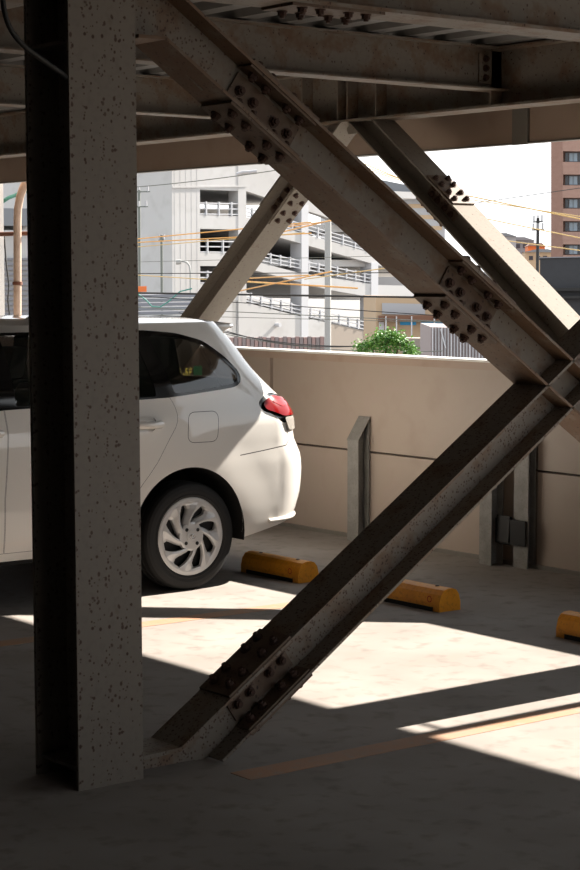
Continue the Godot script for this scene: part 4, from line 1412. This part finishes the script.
func shrub() -> void:
	var o := thing("shrub", "bright green leafy shrub showing above the parapet", "shrub")
	var base := at_depth(385, 380, 22.0)
	base.y -= 2.2
	o.position = base
	var lv := [st_new(), st_new()]
	for n in 2600:
		# clumps along a few leaders
		var cl := n % 9
		var cx: float = [362.0, 372.0, 380.0, 386.0, 392.0, 398.0, 404.0, 411.0, 388.0][cl]
		var cy: float = [348.0, 344.0, 341.0, 336.0, 340.0, 338.0, 345.0, 352.0, 350.0][cl]
		var c := at_depth(cx, cy, 22.0) - base
		var v := Vector3(rng.randfn(), rng.randfn() * 0.8, rng.randfn()) * 0.052
		var p := c + v
		var d := Vector3(rng.randfn(), rng.randfn() * 0.5 - 0.2, rng.randfn()).normalized()
		var s := d.cross(Vector3(rng.randfn(), rng.randfn(), rng.randfn())).normalized()
		var len := rng.randf_range(0.028, 0.05)
		var wd := len * 0.26
		var nn := d.cross(s).normalized()
		var st: SurfaceTool = lv[n % 2]
		tri(st, p, p + d * len * 0.5 + s * wd, p + d * len, nn, Vector2.ZERO, Vector2.ZERO, Vector2.ZERO)
		tri(st, p, p + d * len * 0.5 - s * wd, p + d * len, nn, Vector2.ZERO, Vector2.ZERO, Vector2.ZERO)
	for k in 2:
		var f := part(o, "foliage", st_end(lv[k]), M.leaf if k == 0 else M.leaf2)
		f.set_meta("kind", "stuff")
	for cx in [372.0, 386.0, 398.0, 408.0]:
		var tip := at_depth(cx, 340, 22.0) - base
		part(o, "stem", tube_mesh(PackedVector3Array([Vector3(0, -2.0, 0), tip * Vector3(0.4, 0.6, 0.4), tip]), 0.012, 6), M.stem)

func wires() -> void:
	var D := 24.0
	var px := D / FPX
	var grp := "overhead cables across the street"
	for q in [
		# [x0, y0, x1, y1, width in px, material, sag]
		[136, 187, 290, 168, 1.0, M.wire_grey, 0.02, "thin grey overhead cable rising past the top of the white car park"],
		[136, 239, 240, 229, 1.3, M.sleeve, 0.0, "orange-sleeved cable across the upper openings of the white car park"],
		[136, 242.5, 240, 237, 1.3, M.sleeve, 0.0, "orange-sleeved cable just below the upper orange cable"],
		[136, 247, 236, 238.5, 0.9, M.sleeve_pale, 0.0, "pale yellow cable under the two orange cables"],
		[136, 273.5, 300, 273, 1.0, M.wire, 0.0, "black cable crossing behind the left brace leg"],
		[136, 262, 300, 258, 0.6, M.wire_grey, 0.0, "hair-thin grey cable above the street lamp"],
		[136, 275, 215, 280, 1.0, M.sleeve_pale, 0.0, "pale yellow cable before the corner of the white wall"],
		[246, 278.5, 283, 276.5, 1.5, M.sleeve, 0.0, "orange-sleeved cable under the middle ramp"],
		[246, 281.5, 312, 285.5, 1.8, M.sleeve, 0.0, "thick orange-sleeved cable sloping down under the middle ramp"],
		[244, 290, 296, 279, 1.5, M.sleeve, 0.0, "orange-sleeved cable crossing two others under the ramp"],
		[282, 232, 328, 221, 1.6, M.sleeve, 0.0, "orange-sleeved cable beside the column of the upper ramp"],
		[284, 227, 326, 221.5, 1.2, M.sleeve, 0.0, "upper orange-sleeved cable beside the ramp column"],
		[328, 276, 372, 270, 1.2, M.sleeve_pale, 0.0, "yellow cable before the railing of the middle ramp"],
		[237, 294.5, 430, 297.5, 2.4, M.wire, 0.0, "thick black cable across the lower ramp"],
		[230, 302, 430, 315, 1.0, M.wire, 0.0, "black cable sagging below the thick cable"],
		[228, 311.5, 430, 321, 1.0, M.wire_grey, 0.0, "grey cable across the foot of the white ramp wall"],
		[225, 317, 430, 322, 0.7, M.wire_grey, 0.0, "thin grey cable across the foot of the white ramp wall"],
		[233, 334, 330, 346, 1.2, M.wire, 0.03, "black bundled cable drooping along the rusty fence"],
		[233, 333, 335, 347, 1.0, M.wire, 0.05, "lower black bundled cable along the rusty fence"],
		[240, 337, 360, 351, 0.9, M.wire_grey, 0.03, "grey bundled cable along the rusty fence"],
		[372, 167, 428, 190, 1.0, M.sleeve_pale, 0.0, "pale yellow cable in the sky between the braces"],
		[374, 170, 424, 187, 0.9, M.sleeve_pale, 0.0, "second pale yellow cable in the sky between the braces"],
		[378, 173, 424, 188, 0.9, M.sleeve_pale, 0.0, "lowest pale yellow cable in the sky between the braces"],
		[486, 199.5, 580, 219, 1.4, M.sleeve_pale, 0.0, "thick yellow cable sloping across the brown tower"],
		[486, 202, 580, 216.5, 1.0, M.sleeve_pale, 0.0, "thin yellow cable beside the thick yellow cable"],
		[502, 222, 580, 238, 1.2, M.sleeve_pale, 0.0, "yellow cable sloping over the far houses"],
		[520, 242.5, 580, 250.5, 1.1, M.sleeve_pale, 0.0, "lowest yellow cable at the foot of the tower"],
		[490, 201, 580, 188, 0.8, M.wire, 0.0, "thin black cable rising to the brown tower"],
		[350, 158, 395, 154, 0.7, M.wire_grey, 0.0, "thin grey cable high between the braces"]]:
		sag_wire("overhead_cable", q[7], [q[0], q[1], D + 2.0], [q[2], q[3], D], q[4] * px * 0.5, q[5], grp, q[6])
	# splice closure on the top cable, teal wrapped cable at the left
	var cl := thing("cable_closure", "pale green cable splice hanging on the thin grey cable", "closure")
	part(cl, "sleeve", tube_mesh(PackedVector3Array([at_depth(237, 174.6, 25.0), at_depth(243, 172.6, 25.0), at_depth(250, 172.4, 25.0), at_depth(257, 171.6, 25.0)]), 0.028, 8), M.siding)
	var tl := PackedVector3Array()
	for q in [[-6, 206], [2, 202], [9, 197.5], [16, 195], [22, 191.5], [30, 190]]:
		tl.append(at_r(q[0], q[1], 8.9))
	solo("wrapped_cable", "teal wrapped cable crossing the bent pipe", "cable", tube_mesh(tl, 0.019, 8), M.teal)
	var gl := PackedVector3Array()
	for q in [[130, 288], [146, 300], [152, 306.5], [160, 307], [168, 302], [180, 291.5], [192, 288.5]]:
		gl.append(at_depth(q[0], q[1], 30.0))
	solo("wrapped_cable", "dark green wrapped cable looping low left of the brace", "cable", tube_mesh(gl, 0.011, 8), M.teal)
	var vl := PackedVector3Array()
	for q in [[4, 232], [6, 260], [9, 285], [8, 300], [10, 320]]:
		vl.append(at_r(q[0], q[1], 8.9))
	vl.append(Vector3(vl[-1].x, -4.2, vl[-1].z))
	solo("wrapped_cable", "thin dark cable hanging down left of the bent pipe", "cable", tube_mesh(vl, 0.008, 6), M.wire)
